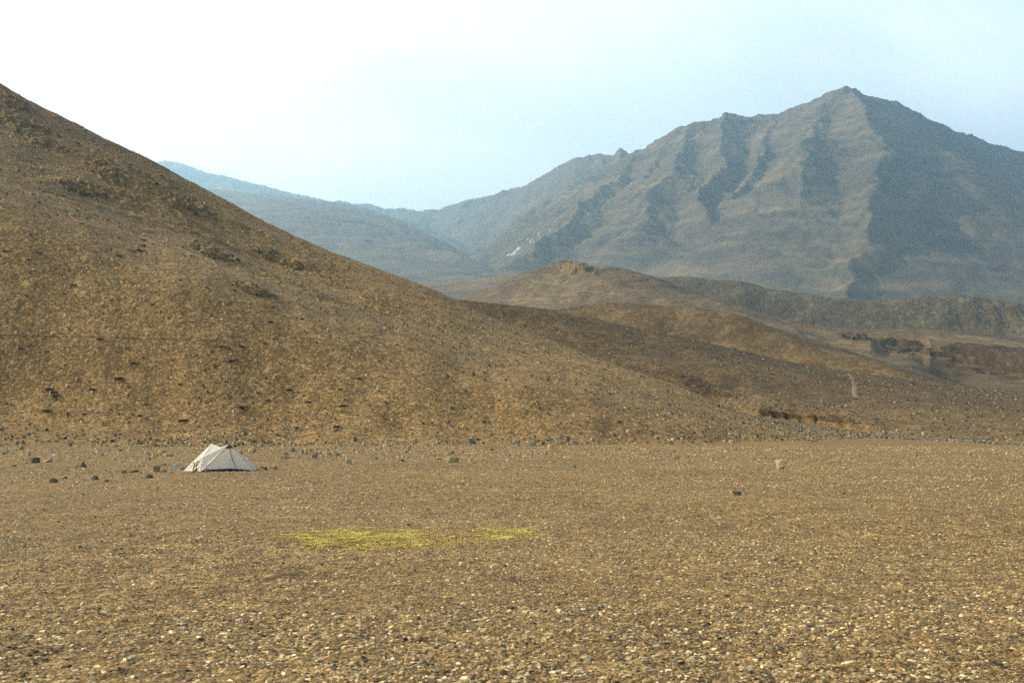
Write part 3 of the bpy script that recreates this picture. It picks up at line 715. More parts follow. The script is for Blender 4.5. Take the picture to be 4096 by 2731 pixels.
def scatter_surf(G, n, s0, s1, rowlim, pw=2.5, dens=None):
    X, Y, Z = G; X, Y, Z = X[:rowlim], Y[:rowlim], Z[:rowlim]
    ar = np.hypot(X[:-1, 1:] - X[:-1, :-1], Y[:-1, 1:] - Y[:-1, :-1]) * np.hypot(X[1:, :-1] - X[:-1, :-1], Y[1:, :-1] - Y[:-1, :-1])
    if dens is not None: ar = ar * dens(X[:-1, :-1], Y[:-1, :-1], Z[:-1, :-1])
    p = ar.ravel() / ar.sum(); idx = RNG.choice(len(p), n, p=p); i, j = idx // (X.shape[1] - 1), idx % (X.shape[1] - 1)
    u, w = RNG.random((2, n))
    f_ = lambda A_: A_[i, j] * (1 - u) * (1 - w) + A_[i, j + 1] * u * (1 - w) + A_[i + 1, j] * (1 - u) * w + A_[i + 1, j + 1] * u * w
    e1 = np.stack([X[i, j + 1] - X[i, j], Y[i, j + 1] - Y[i, j], Z[i, j + 1] - Z[i, j]], 1); e2 = np.stack([X[i + 1, j] - X[i, j], Y[i + 1, j] - Y[i, j], Z[i + 1, j] - Z[i, j]], 1)
    nn_ = np.cross(e1, e2); nn_ /= np.linalg.norm(nn_, axis=1)[:, None] + 1e-9; nn_ *= np.sign(nn_[:, 2:3])
    s = s0 * (s1 / s0) ** (RNG.random(n) ** pw)
    return np.stack([f_(X), f_(Y), f_(Z)], 1), s, nn_
dA = lambda X, Y, Z: (0.6 + 0.7 * sstep(-0.3, 0.5, fbm(X * 0.05, Y * 0.05, 3, 311))) * (1 + 1.2 * np.exp(-(Z / 3.0) ** 2)) * sstep(-150, -110, X)
P, s, n_ = scatter_surf(gridA, 65000, 0.08, 0.48, 620, pw=3.0, dens=dA)
v, f, c = pebbles(P, s, (0.25, 0.6), n_, tone=0.62)
sc1 = mesh_np('scree', v, f, M_stone, smooth=False, col=c)
tag(sc1, 'small stones scattered over the long left slope', 'scree', kind='stuff')
P, s, n_ = scatter_surf(gridB, 26000, 0.10, 0.6, 420, pw=3.2)
v, f, c = pebbles(P, s, (0.25, 0.6), n_, tone=0.50)
tag(mesh_np('scree', v, f, M_stone, smooth=False, col=c), 'small stones scattered over the low rise beyond the stream', 'scree', kind='stuff')
# pebbles of the stream bed
me = sb.data; nv = len(me.vertices); co = np.zeros(nv * 3); me.vertices.foreach_get('co', co); co = co.reshape(-1, 5, 3)
n = 5200; i = RNG.integers(0, co.shape[0] - 1, n); u, w = RNG.random((2, n)); j = np.minimum((w * 4).astype(int), 3); wf = (w * 4 - j)[:, None]; u = u[:, None]
P = (co[i, j] * (1 - wf) + co[i, j + 1] * wf) * (1 - u) + (co[i + 1, j] * (1 - wf) + co[i + 1, j + 1] * wf) * u
PG = np.array([(0.42, 0.37, 0.26), (0.32, 0.28, 0.19), (0.20, 0.17, 0.12), (0.55, 0.48, 0.33), (0.30, 0.24, 0.15), (0.08, 0.08, 0.075)])
v, f, c = pebbles(P, 0.12 * (4.0) ** (RNG.random(n) ** 2.8), (0.25, 0.6), tone=0.72, pal=PG, pw=np.array([.2, .25, .2, .15, .1, .1]))
tag(mesh_np('pebbles', v, f, M_stone, smooth=False, col=c), 'grey green pebbles filling the dry stream bed', 'pebbles', kind='stuff')

# ------------------------------------------------------------------ rocks that stand out, one by one
def rock_mat(name, c, k=0.25):
    m, t, b = newmat(name)
    tc = N(t, 'ShaderNodeTexCoord')
    n1 = N(t, 'ShaderNodeTexNoise', Scale=5.0, Detail=6.0, Roughness=0.6); t.links.new(tc.outputs['Object'], n1.inputs['Vector'])
    lo = tuple(x * (1 - k * 1.6) for x in c); hi = tuple(min(1, x * (1 + k)) for x in c)
    t.links.new(ramp(t, n1.outputs['Fac'], [(0.32, lo), (0.66, hi)]), b.inputs['Base Color'])
    n2 = N(t, 'ShaderNodeTexNoise', Scale=18.0, Detail=6.0, Roughness=0.65); t.links.new(tc.outputs['Object'], n2.inputs['Vector'])
    bp = N(t, 'ShaderNodeBump', Strength=0.8, Distance=0.05); t.links.new(n2.outputs['Fac'], bp.inputs['Height']); t.links.new(bp.outputs[0], b.inputs['Normal'])
    return m
RM = {'cream': rock_mat('cream_rock', (0.56, 0.46, 0.29)), 'yellow': rock_mat('yellow_rock', (0.54, 0.38, 0.15)), 'tan': rock_mat('tan_rock', (0.42, 0.31, 0.17)),
      'brown': rock_mat('brown_rock', (0.24, 0.165, 0.085)), 'dark': rock_mat('dark_rock_stone', (0.11, 0.09, 0.065)), 'grey': rock_mat('grey_rock', (0.20, 0.185, 0.15)),
      'slate': rock_mat('slate_rock', (0.14, 0.15, 0.145)), 'olive': rock_mat('olive_rock', (0.30, 0.245, 0.12))}
def rock_mesh(shape, seed, w=1.0, d=1.0, h=1.0):
    """an angular stone: hull of points on a blocky, flat or pointed body, corners knocked off; unit width, base at z=0"""
    r = random.Random(seed); bm = bmesh.new()
    n = {'block': 26, 'slab': 20, 'round': 34, 'peak': 16, 'wedge': 18}[shape]
    for i in range(n):
        a = r.uniform(0, 2 * math.pi); z = r.uniform(-0.25, 1.0)
        if shape == 'block': 
            q = 2.5; rr = 1 / (abs(math.cos(a)) ** q + abs(math.sin(a)) ** q) ** (1 / q) * r.uniform(0.74, 1.0) * (1 if z < 0.8 else 0.9); z = min(z * 1.1, 1.0) if i % 3 else r.choice((0.96, 1.0, -0.2))
        elif shape == 'slab': rr = r.uniform(0.75, 1.0); z = r.choice((-0.2, 0.5, 0.9, 1.0)) * r.uniform(0.85, 1); rr *= 1 - 0.25 * (z > 0.6)
        elif shape == 'peak': rr = (1 - max(z, 0)) * 0.9 + 0.12; rr *= r.uniform(0.85, 1.1)
        elif shape == 'wedge': rr = r.uniform(0.85, 1.0); z = z * (0.55 + 0.45 * math.cos(a))
        else: rr = math.sqrt(max(0.05, 1 - (max(z, 0)) ** 2.4)) * r.uniform(0.88, 1.0)
        bm.verts.new((rr * math.cos(a) * 0.5 * w, rr * math.sin(a) * 0.5 * d, z * h))
    g = bmesh.ops.convex_hull(bm, input=bm.verts)
    bmesh.ops.delete(bm, geom=[e for e in g['geom_interior'] if isinstance(e, bmesh.types.BMVert)], context='VERTS')
    bmesh.ops.dissolve_limit(bm, angle_limit=0.12, verts=bm.verts, edges=bm.edges)
    try: bmesh.ops.bevel(bm, geom=list(bm.edges), offset=0.025 * min(w, d, h), segments=1, affect='EDGES', profile=0.6)
    except Exception: pass
    bmesh.ops.triangulate(bm, faces=bm.faces)
    bmesh.ops.subdivide_edges(bm, edges=[e for e in bm.edges if e.calc_length() > 0.3 * min(w, h, d)], cuts=1)
    for v_ in bm.verts:
        c_ = v_.co * 5
        v_.co += Vector((r.gauss(0, 1), r.gauss(0, 1), r.gauss(0, 1))) * 0.012 * min(w, h, d)
    me = bpy.data.meshes.new('rock'); bm.to_mesh(me); bm.free(); return me
_seed = [100]
def rock(px, py, wpx, hpx, shape, mat, label, group=None, rz=None, tilt=(0, 0), name='rock', lean=1.0):
    h_ = hitall(px, py, near)
    if not h_: return
    loc = h_[0]; D = loc.y / F; _seed[0] += 1
    w, hh = wpx * D, hpx * D
    me = rock_mesh(shape, _seed[0], w, w * random.uniform(0.65, 0.95), hh)
    me.materials.append(RM[mat])
    o = bpy.data.objects.new(name, me); C.link(o)
    o.location = (loc.x, loc.y + w * 0.3, loc.z - 0.02 * hh)
    zz = gz(o.location.x, o.location.y) if loc.y < 100 else loc.z
    zt = [q_[1].z for q_ in (ob.ray_cast(Vector((loc.x, loc.y, 400)), Vector((0, 0, -1))) for ob in near) if q_[0]]
    o.location.y = loc.y; o.location.z = (max(zt) if zt else loc.z) - 0.03 * hh
    o.rotation_euler = (tilt[0], tilt[1], random.uniform(-0.35, 0.35) if rz is None else rz)
    tag(o, label, 'rock', group)
    return o
G1 = 'rocks lying on the gravel plain'
ROCKS = [
 (3124, 1874, 46, 37, 'block', 'cream', 'big cream square boulder alone on the right of the plain'),
 (3168, 1874, 24, 5, 'slab', 'tan', 'flat tan slab lying right beside the big cream boulder'),
 (3030, 1877, 16, 4, 'slab', 'tan', 'thin flat stone left of the big cream boulder'),
 (2706, 1838, 30, 21, 'round', 'olive', 'rounded olive rock between the footpath side and the big cream boulder'),
 (2684, 1822, 14, 4, 'slab', 'grey', 'thin grey stone touching the left of the olive rock'),
 (2571, 1815, 16, 7, 'peak', 'cream', 'small pale pointed stone up left of the olive rock'),
 (2601, 1813, 15, 6, 'slab', 'olive', 'low greenish stone beside the small pale pointed stone'),
 (2780, 1823, 22, 8, 'slab', 'cream', 'flat pale slab right of the olive rock'),
 (2655, 1857, 19, 7, 'wedge', 'slate', 'small grey wedge of stone below the olive rock'),
 (2925, 1776, 25, 18, 'block', 'cream', 'bright cream block at the end of the left slope'),
 (2943, 1801, 20, 11, 'peak', 'brown', 'small brown pointed stone just below the bright cream block'),
 (2872, 1742, 14, 8, 'round', 'brown', 'small brown stone up left of the bright cream block'),
 (3229, 1775, 15, 11, 'round', 'olive', 'small olive rock below the stream pebbles'),
 (3063, 1829, 9, 5, 'round', 'dark', 'tiny dark stone above the big cream boulder'),
 (2872, 1958, 16, 9, 'wedge', 'tan', 'tan slab leaning beside a flat cream stone, lower right of centre'),
 (2888, 1963, 22, 6, 'slab', 'cream', 'flat cream stone below the leaning tan slab'),
 (2948, 1979, 38, 16, 'block', 'dark', 'dark blocky rock right of the flat cream stone'),
 (2985, 1974, 14, 4, 'slab', 'brown', 'thin brown stone at the right side of the dark blocky rock'),
 (3048, 2012, 22, 9, 'slab', 'yellow', 'ochre flat stone below and right of the dark blocky rock'),
 (3377, 1977, 20, 11, 'peak', 'dark', 'dark pointed rock on the far right of the plain'),
 (3390, 2020, 16, 7, 'round', 'brown', 'small brown stone below the dark pointed rock at far right'),
 (2762, 1898, 14, 5, 'slab', 'dark', 'low dark stone below the olive rock'),
 (2814, 1890, 12, 5, 'slab', 'slate', 'small slate stone right of the low dark stone'),
 (2465, 1773, 20, 11, 'peak', 'brown', 'brown pointed rock at the foot of the slope, right of the pyramid rock'),
 (2292, 1776, 34, 22, 'peak', 'grey', 'grey pyramid shaped rock at the foot of the slope'),
 (2202, 1802, 30, 25, 'block', 'yellow', 'bright yellow block rock at the foot of the slope'),
 (2126, 1784, 30, 20, 'round', 'grey', 'rounded grey rock up left of the bright yellow block'),
 (2075, 1783, 17, 12, 'round', 'grey', 'small grey stone left of the rounded grey rock'),
 (1878, 1775, 23, 24, 'block', 'grey', 'upright grey rock at the foot of the slope near the middle'),
 (1856, 1711, 20, 19, 'round', 'yellow', 'orange tan rock up on the lower slope above the upright grey rock'),
 (1764, 1768, 21, 13, 'round', 'olive', 'olive rock left of the upright grey rock'),
 (1805, 1815, 26, 17, 'wedge', 'slate', 'dark slate rock in the rubble belt above the long olive rock'),
 (1785, 1819, 15, 9, 'round', 'yellow', 'small yellow stone touching the dark slate rock'),
 (1812, 1849, 52, 21, 'block', 'olive', 'long low olive rock, left one of a pair near the middle'),
 (1884, 1853, 29, 23, 'round', 'yellow', 'yellowish rock, right one of the pair beside the long olive rock'),
 (1963, 1834, 15, 6, 'wedge', 'dark', 'small dark wedge right of the yellowish rock'),
 (2032, 1843, 24, 6, 'slab', 'cream', 'flat pale slab right of the pair of rocks'),
 (2103, 1879, 18, 5, 'slab', 'cream', 'thin pale stone alone on the plain below the flat pale slab'),
 (2298, 1869, 14, 12, 'round', 'slate', 'small slate rock alone on the plain below the pyramid rock'),
 (1394, 1855, 28, 19, 'block', 'tan', 'tan block with a pale flat top right of the tent'),
 (1501, 1835, 23, 15, 'round', 'olive', 'round olive rock right of the pale topped block'),
 (1560, 1807, 22, 23, 'peak', 'yellow', 'pointed yellow rock standing in the rubble belt'),
 (1636, 1800, 14, 22, 'block', 'tan', 'narrow upright tan rock in the rubble belt'),
 (1613, 1828, 21, 13, 'peak', 'yellow', 'low yellow peak shaped rock below the narrow upright one'),
 (1610, 1844, 18, 9, 'slab', 'dark', 'dark flat stone below the low yellow peak shaped rock'),
 (1256, 1830, 33, 15, 'block', 'brown', 'flat brown block at the left end below the yellow rock pile'),
 (1348, 1824, 32, 17, 'round', 'brown', 'brown lump at the right end of the yellow rock pile'),
 (212, 1929, 40, 19, 'round', 'dark', 'blackish lumpy rock nearest to the camera at the far left'),
 (250, 1913, 40, 14, 'wedge', 'slate', 'slate wedge just behind the blackish lumpy rock'),
 (380, 1918, 33, 19, 'round', 'dark', 'dark olive round rock with a pale chip beside it, left of the tent'),
 (362, 1919, 14, 6, 'slab', 'cream', 'pale chip leaning on the dark olive round rock'),
 (428, 1926, 26, 10, 'slab', 'dark', 'flat dark stone right of the dark olive round rock'),
 (497, 1893, 34, 14, 'slab', 'brown', 'low brown slab left of the jagged dark rock'),
 (535, 1888, 40, 20, 'wedge', 'dark', 'jagged dark rock left of the tent'),
 (597, 1911, 34, 18, 'round', 'dark', 'dark rounded rock standing lowest in front left of the tent'),
 (625, 1884, 32, 22, 'block', 'brown', 'dark brown block nearest the left of the bottle'),
 (653, 1888, 30, 14, 'round', 'brown', 'brown low rock between the dark brown block and the tent'),
 (682, 1890, 30, 8, 'slab', 'tan', 'flat tan stone under the blue bottle'),
 (650, 1861, 36, 14, 'wedge', 'brown', 'brown wedge rock up left of the blue bottle'),
 (138, 1851, 48, 23, 'block', 'dark', 'broad dark rock at the far left edge of the rubble belt'),
 (189, 1847, 42, 20, 'wedge', 'cream', 'slanting cream slab leaning on the broad dark rock'),
 (102, 1851, 22, 9, 'wedge', 'tan', 'small tan wedge left of the broad dark rock'),
 (332, 1869, 33, 26, 'peak', 'dark', 'dark pointed rock midway between the left edge and the tent'),
 (301, 1867, 30, 8, 'slab', 'olive', 'flat olive stone left of the dark pointed rock'),
 (337, 1877, 24, 8, 'slab', 'cream', 'pale flat stone in front of the dark pointed rock'),
 (51, 1866, 30, 9, 'slab', 'brown', 'low brown stone at the very left edge'),
 (673, 1825, 44, 14, 'block', 'tan', 'long tan block behind the tent to the left'),
 (704, 1759, 17, 30, 'peak', 'yellow', 'tall orange rock on the lower slope behind the tent'),
 (1010, 1809, 38, 17, 'block', 'tan', 'tan block with a pale top behind the tent to the right'),
 (962, 1817, 24, 13, 'round', 'grey', 'grey rock just behind the right side of the tent'),
 (1168, 1806, 30, 20, 'round', 'grey', 'grey rock at the left end of the yellow rock pile'),
 (1143, 1819, 30, 17, 'peak', 'brown', 'brown pointed rock below the grey rock behind the tent'),
 (1135, 1834, 32, 12, 'slab', 'dark', 'dark flat rock right of the tent'),
 (770, 1890, 24, 17, 'wedge', 'brown', 'brown stone weighing down the front left hem of the tent'),
 (826, 1889, 16, 15, 'block', 'brown', 'brown stone at the left corner of the tent front'),
 (972, 1881, 20, 18, 'block', 'brown', 'square brown stone standing at the right of the tent front'),
 (989, 1880, 9, 9, 'round', 'dark', 'small black stone right of the square brown stone'),
 (1024, 1877, 16, 8, 'wedge', 'cream', 'pale stone holding the guy line at the right tent corner'),
 (1043, 1872, 20, 14, 'wedge', 'brown', 'brown rock right of the tent corner, left of three'),
 (1062, 1878, 20, 12, 'round', 'dark', 'dark rock right of the tent corner, middle of three'),
 (1078, 1874, 14, 10, 'round', 'tan', 'small tan rock behind the dark rock right of the tent'),
 (1100, 1877, 17, 15, 'block', 'brown', 'brown block farthest right of the stones by the tent corner'),
 (332, 1979, 17, 9, 'round', 'slate', 'small slate stone alone on the plain below the rocks at left'),
 (778, 1947, 10, 5, 'round', 'dark', 'small dark stone alone on the plain in front of the tent'),
 (1643, 1940, 12, 6, 'round', 'yellow', 'small ochre stone alone on the plain right of the tent'),
 (1835, 1999, 13, 8, 'peak', 'brown', 'small reddish brown stone alone above the moss'),
 (1634, 2101, 20, 10, 'peak', 'dark', 'dark stone at the upper edge of the yellow moss'),
 (2390, 2436, 26, 12, 'block', 'grey', 'pale grey block in the foreground right of the middle'),
 (1680, 2556, 34, 16, 'round', 'brown', 'brown rounded stone in the foreground left of the middle'),
 (1720, 2630, 36, 16, 'round', 'tan', 'tan lump of stone in the near foreground left of the middle'),
 (2345, 2634, 52, 17, 'round', 'cream', 'smooth cream stone in the near foreground right of the middle'),
 (1885, 2715, 30, 26, 'wedge', 'slate', 'slate shard standing upright at the bottom edge'),
 (1910, 2726, 34, 10, 'slab', 'tan', 'tan stone at the foot of the upright slate shard'),
 (3205, 2625, 36, 18, 'round', 'cream', 'cream stone with a dark side in the lower right foreground'),
 (3290, 2625, 42, 13, 'slab', 'tan', 'flat tan stone right of the cream stone in the lower right foreground'),
 (3098, 2690, 26, 11, 'slab', 'cream', 'flat pale stone in the near foreground at lower right'),
 (3425, 2420, 18, 9, 'slab', 'yellow', 'ochre curved chip in the right foreground'),
 (3245, 2428, 22, 7, 'slab', 'cream', 'cream flat stone in the right foreground'),
 (3232, 2505, 22, 12, 'round', 'slate', 'rounded grey pebble in the right foreground'),
 (3945, 2385, 34, 10, 'slab', 'yellow', 'ochre flat stone near the right edge'),
 (268, 2637, 38, 12, 'slab', 'yellow', 'ochre slab in the left foreground'),
 (1015, 2575, 28, 10, 'slab', 'cream', 'pale flat stone in the left foreground'),
 (913, 2600, 24, 22, 'peak', 'dark', 'dark pointed stone in the left foreground'),
 (3500, 2330, 14, 8, 'round', 'dark', 'dark pebble on the right of the plain'),
]
for r in ROCKS:
    rock(*r, group=G1)
# the yellow rock pile and the rubble belt along the foot of the slope
for i in range(20):
    rock(1208 + i % 10 * 14 + random.uniform(-5, 5), 1818 - 9 * (i // 10) + random.uniform(-3, 3), random.uniform(12, 22), random.uniform(9, 15), random.choice(['block', 'round', 'wedge']),
         random.choice(['yellow', 'tan', 'cream', 'grey', 'tan']), 'tan and grey stone in the low pile right of the tent', 'stones of the pile right of the tent')
for i in range(155):
    px = random.uniform(0, 2500); py = random.gauss(1806, 20)
    if 700 < px < 1050 and py > 1800: continue
    if py > 1850 or py < 1760: continue
    wv = random.uniform(9, 24) * (1.0 if px < 2000 else 0.7)
    rock(px, py, wv, wv * random.uniform(0.35, 0.75), random.choice(['block', 'round', 'wedge', 'slab', 'peak']), random.choice(['yellow', 'tan', 'cream', 'brown', 'cream', 'tan', 'yellow']),
         'small stone in the rubble belt along the foot of the left slope', 'stones of the rubble belt')

# ------------------------------------------------------------------ dark cushion shrubs on the slope
M_shrub, t, b = newmat('cushion_leaf'); 
oi = N(t, 'ShaderNodeTexNoise', Scale=14.0); tcn = N(t, 'ShaderNodeTexCoord'); t.links.new(tcn.outputs['Object'], oi.inputs['Vector'])
t.links.new(ramp(t, oi.outputs['Fac'], [(0.35, (0.010, 0.014, 0.007)), (0.7, (0.032, 0.045, 0.014))]), b.inputs['Base Color'])
def cushion(seed):
    r = np.random.default_rng(seed); V, Fc = [], []
    lob = [(r.normal(0, 0.22), r.normal(0, 0.16), r.uniform(0.26, 0.42)) for _ in range(5)]
    for k in range(900):
        cx, cy, R_ = lob[r.integers(5)]; a = r.uniform(0, 6.28); e = math.asin(r.uniform(0, 1)); R2 = R_ * r.uniform(0.7, 1.05)
        c_ = np.array([cx + R2 * math.cos(a) * math.cos(e), cy + R2 * math.sin(a) * math.cos(e), R2 * math.sin(e) * 0.75])
        d = r.normal(0, 1, 3); d /= np.linalg.norm(d); e2 = np.cross(d, r.normal(0, 1, 3)); e2 /= np.linalg.norm(e2) + 1e-9
        L = r.uniform(0.03, 0.07); i = len(V)
        V += [c_ - e2 * L * 0.5, c_ + e2 * L * 0.5, c_ + d * L * 1.4]; Fc.append((i, i + 1, i + 2))
    return np.array(V), np.array(Fc)
SH = []
for i in range(4):
    o = mesh_np('cushion_shrub', *cushion(500 + i), M_shrub, smooth=False); SH.append(o)
c6 = [(840,12,24),(840,45,26),(785,78,22),(815,75,34),(700,105,26),(228,88,28),(37,80,30),(172,128,22),(437,278,34),(205,272,20),(155,340,22),(385,330,26),(440,335,14),(658,367,20),(897,388,24),(915,318,18),(932,332,16),(1210,290,16),(1375,308,24),
      (415,542,22),(587,595,32),(118,650,24),(270,668,24),(180,630,18),(750,645,20),(1420,638,30),(1300,638,26),(1330,640,24),(1560,620,26),(1150,688,20),(1360,725,40),(1243,668,20),(795,738,44),(698,827,46),(290,892,50),(315,908,36),(325,930,40),
      (547,890,34),(272,1017,42),(45,975,22),(490,1035,26),(1060,858,26),(1505,850,22),(1420,998,40),(1078,1075,48),(1575,955,28),(1810,965,30),(1705,893,34),(1980,1108,34),(1735,1115,30),(2025,988,38),(2105,825,26),(2000,885,22),(860,978,26),
      (825,1042,24),(1345,928,22),(1520,910,24),(2230,722,20),(2335,628,20),(1778,475,20),(1590,492,26),(1855,612,18),(992,472,16),(930,620,14),(1165,740,12),(360,763,16),(480,1125,12),(700,1130,16),(1270,850,16),(360,560,14)]
c5 = [(600,1060,26),(645,1160,26),(690,1110,22),(1120,1290,34),(1120,1335,26),(280,705,26),(150,745,26),(540,428,26),(860,665,24),(880,678,22),(1380,885,28),(525,750,14),(200,500,22),(50,315,22),(1350,830,26),(1175,800,24),(1235,850,32),(160,540,20),(490,940,16),(930,1185,18),(290,395,16),(145,210,30),(610,530,28),(1170,885,30),(720,510,22),(1270,795,28),(840,1358,16),(1440,1020,14),(385,955,26),(460,975,22)]
sh = [(x * 0.6803, 950 + y * 0.6803, w * 0.6803) for x, y, w in c6] + [(x * 0.5102, 300 + y * 0.5102, w * 0.5102) for x, y, w in c5]
for i, (px, py, w) in enumerate(sh):
    h_ = hitall(px, py + 3, [hillA, ground])
    if not h_: continue
    o = SH[i] if i < 4 else SH[random.randrange(4)].copy()
    if i >= 4: C.link(o)
    loc, nor = h_; s_ = w * loc.y / F * 1.25
    o.location = (loc.x, loc.y, loc.z - 0.02); o.scale = (s_, s_, s_ * 0.8); o.rotation_euler = (0, 0, random.uniform(-0.4, 0.4))
    big = w > 24
    place = 'high on' if py < 900 else ('midway up' if py < 1400 else 'low on')
    tag(o, ('wide dark cushion shrub ' if big else 'small dark cushion shrub ') + place + ' the left slope', 'shrub', 'dark cushion shrubs dotted over the left slope')

# ------------------------------------------------------------------ moss patch on the plain
M_moss, t, b = newmat('moss')
a_ = N(t, 'ShaderNodeAttribute', attribute_name='tone'); t.links.new(a_.outputs['Color'], b.inputs['Base Color'])
n = 150000
px = RNG.uniform(1080, 2200, n); py = RNG.uniform(2095, 2215, n)
dx, dy, dz = raydir(px, py); k = -H / dz; X = dx * k; Y = dy * k
e1 = 1 - ((px - 1470) / 330) ** 2 - ((py - 2152) / 45) ** 2
e1b = 1 - ((px - 1290) / 220) ** 2 - ((py - 2135 + (px - 1280) * 0.05) / 11) ** 2
e2 = 1 - ((px - 2010) / 170) ** 2 - ((py - 2136) / 30) ** 2
e3 = 1 - ((px - 1830) / 260) ** 2 - ((py - 2160 + (px - 1830) * 0.06) / 24) ** 2
nz = fbm(X * 1.6, Y * 1.6, 4, 401)
w1 = np.clip(np.maximum(e1, np.maximum(e1b, e2)), -1, 1) * 1.2 + nz * 1.0; w2 = np.clip(e3, -1, 1) * 0.8 + nz * 1.1 - 0.25
w_ = np.maximum(w1, w2)
keep = (RNG.random(n) < sstep(-0.15, 0.8, w_) * 0.8) & (np.maximum(np.maximum(e1, e1b), np.maximum(e2, e3)) > -0.12)
X, Y, w1, nzk, pxk = X[keep], Y[keep], w1[keep], nz[keep], px[keep]
n = len(X); Z = gz(X, Y)
a = RNG.uniform(0, 6.28, n); L = RNG.uniform(0.010, 0.026, n); hb = RNG.uniform(0.012, 0.034, n)
ox, oy = np.cos(a) * L * 0.5, np.sin(a) * L * 0.5
hb *= 0.35; Z = Z + 0.02 * np.clip(fbm(X * 5, Y * 5, 2, 409), 0, 1)
V = np.stack([np.stack([X - ox, Y - oy, Z], 1), np.stack([X + ox, Y + oy, Z], 1), np.stack([X + oy * 2.2 + RNG.normal(0, .006, n), Y - ox * 2.2, Z + hb], 1)], 1).reshape(-1, 3)
og = sstep(0.2, 0.7, 0.5 + 0.9 * fbm(X * 2.3, Y * 2.3, 2, 405) + 0.35 * sstep(1600, 1800, pxk) * sstep(1960, 1850, pxk))[:, None]
c_ = np.array([(0.80, 0.70, 0.15)]) * (1 - og) + np.array([(0.58, 0.38, 0.12)]) * og
gr = (RNG.random(n) < 0.15)[:, None]; c_ = np.where(gr, np.array([(0.40, 0.44, 0.08)]), c_) * RNG.uniform(0.7, 1.25, (n, 1))
moss = mesh_np('moss', V, np.arange(3 * n).reshape(-1, 3), M_moss, smooth=False, col=np.repeat(c_, 3, 0))
tag(moss, 'yellow green patch of low moss and dry grass on the gravel plain', 'moss', kind='stuff')

# ------------------------------------------------------------------ tent
M_fab, t, b = newmat('tent_fabric')
o_ = [n_ for n_ in t.nodes if n_.type == 'OUTPUT_MATERIAL'][0]
b.inputs['Base Color'].default_value = (0.88, 0.83, 0.74, 1); b.inputs['Roughness'].default_value = 0.5; b.inputs['Specular IOR Level'].default_value = 0.35
tr = N(t, 'ShaderNodeBsdfTranslucent'); tr.inputs[0].default_value = (0.88, 0.78, 0.60, 1)
ms = N(t, 'ShaderNodeMixShader'); ms.inputs[0].default_value = 0.45
t.links.new(b.outputs[0], ms.inputs[1]); t.links.new(tr.outputs[0], ms.inputs[2]); t.links.new(ms.outputs[0], o_.inputs['Surface'])
nz_ = N(t, 'ShaderNodeTexNoise', Scale=4.0, Detail=3.0); tcn = N(t, 'ShaderNodeTexCoord'); t.links.new(tcn.outputs['Object'], nz_.inputs['Vector'])
bp = N(t, 'ShaderNodeBump', Strength=0.35, Distance=0.03); t.links.new(nz_.outputs['Fac'], bp.inputs['Height'])
t.links.new(bp.outputs[0], b.inputs['Normal']); t.links.new(bp.outputs[0], tr.inputs['Normal'])
def plain(name, c, rough=0.7):
    m, t, b = newmat(name); b.inputs['Base Color'].default_value = (*c, 1); b.inputs['Roughness'].default_value = rough
    n1 = N(t, 'ShaderNodeTexNoise', Scale=22.0, Detail=4.0); tc = N(t, 'ShaderNodeTexCoord'); t.links.new(tc.outputs['Object'], n1.inputs['Vector'])
    t.links.new(ramp(t, n1.outputs['Fac'], [(0.3, tuple(x * 0.8 for x in c)), (0.7, tuple(min(1, x * 1.15) for x in c))]), b.inputs['Base Color'])
    return m
M_patch = plain('reinforcement', (0.035, 0.040, 0.032)); M_seam = plain('seam_tape', (0.30, 0.28, 0.25)); M_floor = plain('groundsheet', (0.02, 0.022, 0.03))
M_pole = plain('pole', (0.12, 0.11, 0.10), 0.4); M_brown = plain('brown_strap', (0.075, 0.04, 0.02)); M_yel = plain('yellow_strap', (0.55, 0.32, 0.02))
M_line = plain('cord', (0.5, 0.45, 0.3))
TB = 50.2
tent = bpy.data.objects.new('tent', None); C.link(tent)
tx = float(at(890, 1882, TB)[0]); tz = float(gz(np.array(tx), np.array(TB)))
tent.location = (tx, TB, tz)
tag(tent, 'off-white two-peaked trekking tent pitched on the gravel at the foot of the slope', 'tent')
def tp(px, py, Y):      # photo point at depth Y -> tent space
    x, y, z = at(px, py, Y); return np.array([float(x) - tx, float(y) - TB, float(z) - tz])
Rp = tp(918, 1775.5, 50.25); Lp = tp(845.6, 1776, 51.35); Lp[2] = Rp[2] + 0.005
Rd = (Rp + Lp) / 2 + np.array([0.02, 0, -0.15])
Mp = tp(809, 1830, 49.95); E1 = np.array([tp(815, 1878, 49.62)[0], -0.58, 0.085]); C1 = np.array([tp(733, 1883, 50.35)[0], 0.15, 0.01])
P1 = np.array([tp(799, 1880, 49.6)[0], -0.56, 0.01]); E2 = np.array([tp(1017, 1875, 50.3)[0], 0.10, 0.04])
BR = np.array([1.05, 2.1, 0.05]); BL = np.array([-1.25, 2.3, 0.03])
def patch(tri, n=14, sag=0.0, off=0.0):
    a, b_, c = [np.array(q, float) for q in tri]; nrm = np.cross(b_ - a, c - a); nrm /= np.linalg.norm(nrm)
    V = []; ix = {}
    for i in range(n + 1):
        for j in range(n + 1 - i):
            u, v = i / n, j / n; w = 1 - u - v
            s = sag * 27 * u * v * w
            wr = 0.006 * math.sin(18 * u + 7 * v) * 27 * u * v * w
            ix[(i, j)] = len(V); V.append(a * w + b_ * u + c * v + nrm * (s + wr + off))
    Fc = []
    for i in range(n):
        for j in range(n - i):
            Fc.append((ix[(i, j)], ix[(i + 1, j)], ix[(i, j + 1)]))
            if i + j < n - 1: Fc.append((ix[(i + 1, j)], ix[(i + 1, j + 1)], ix[(i, j + 1)]))
    return V, Fc
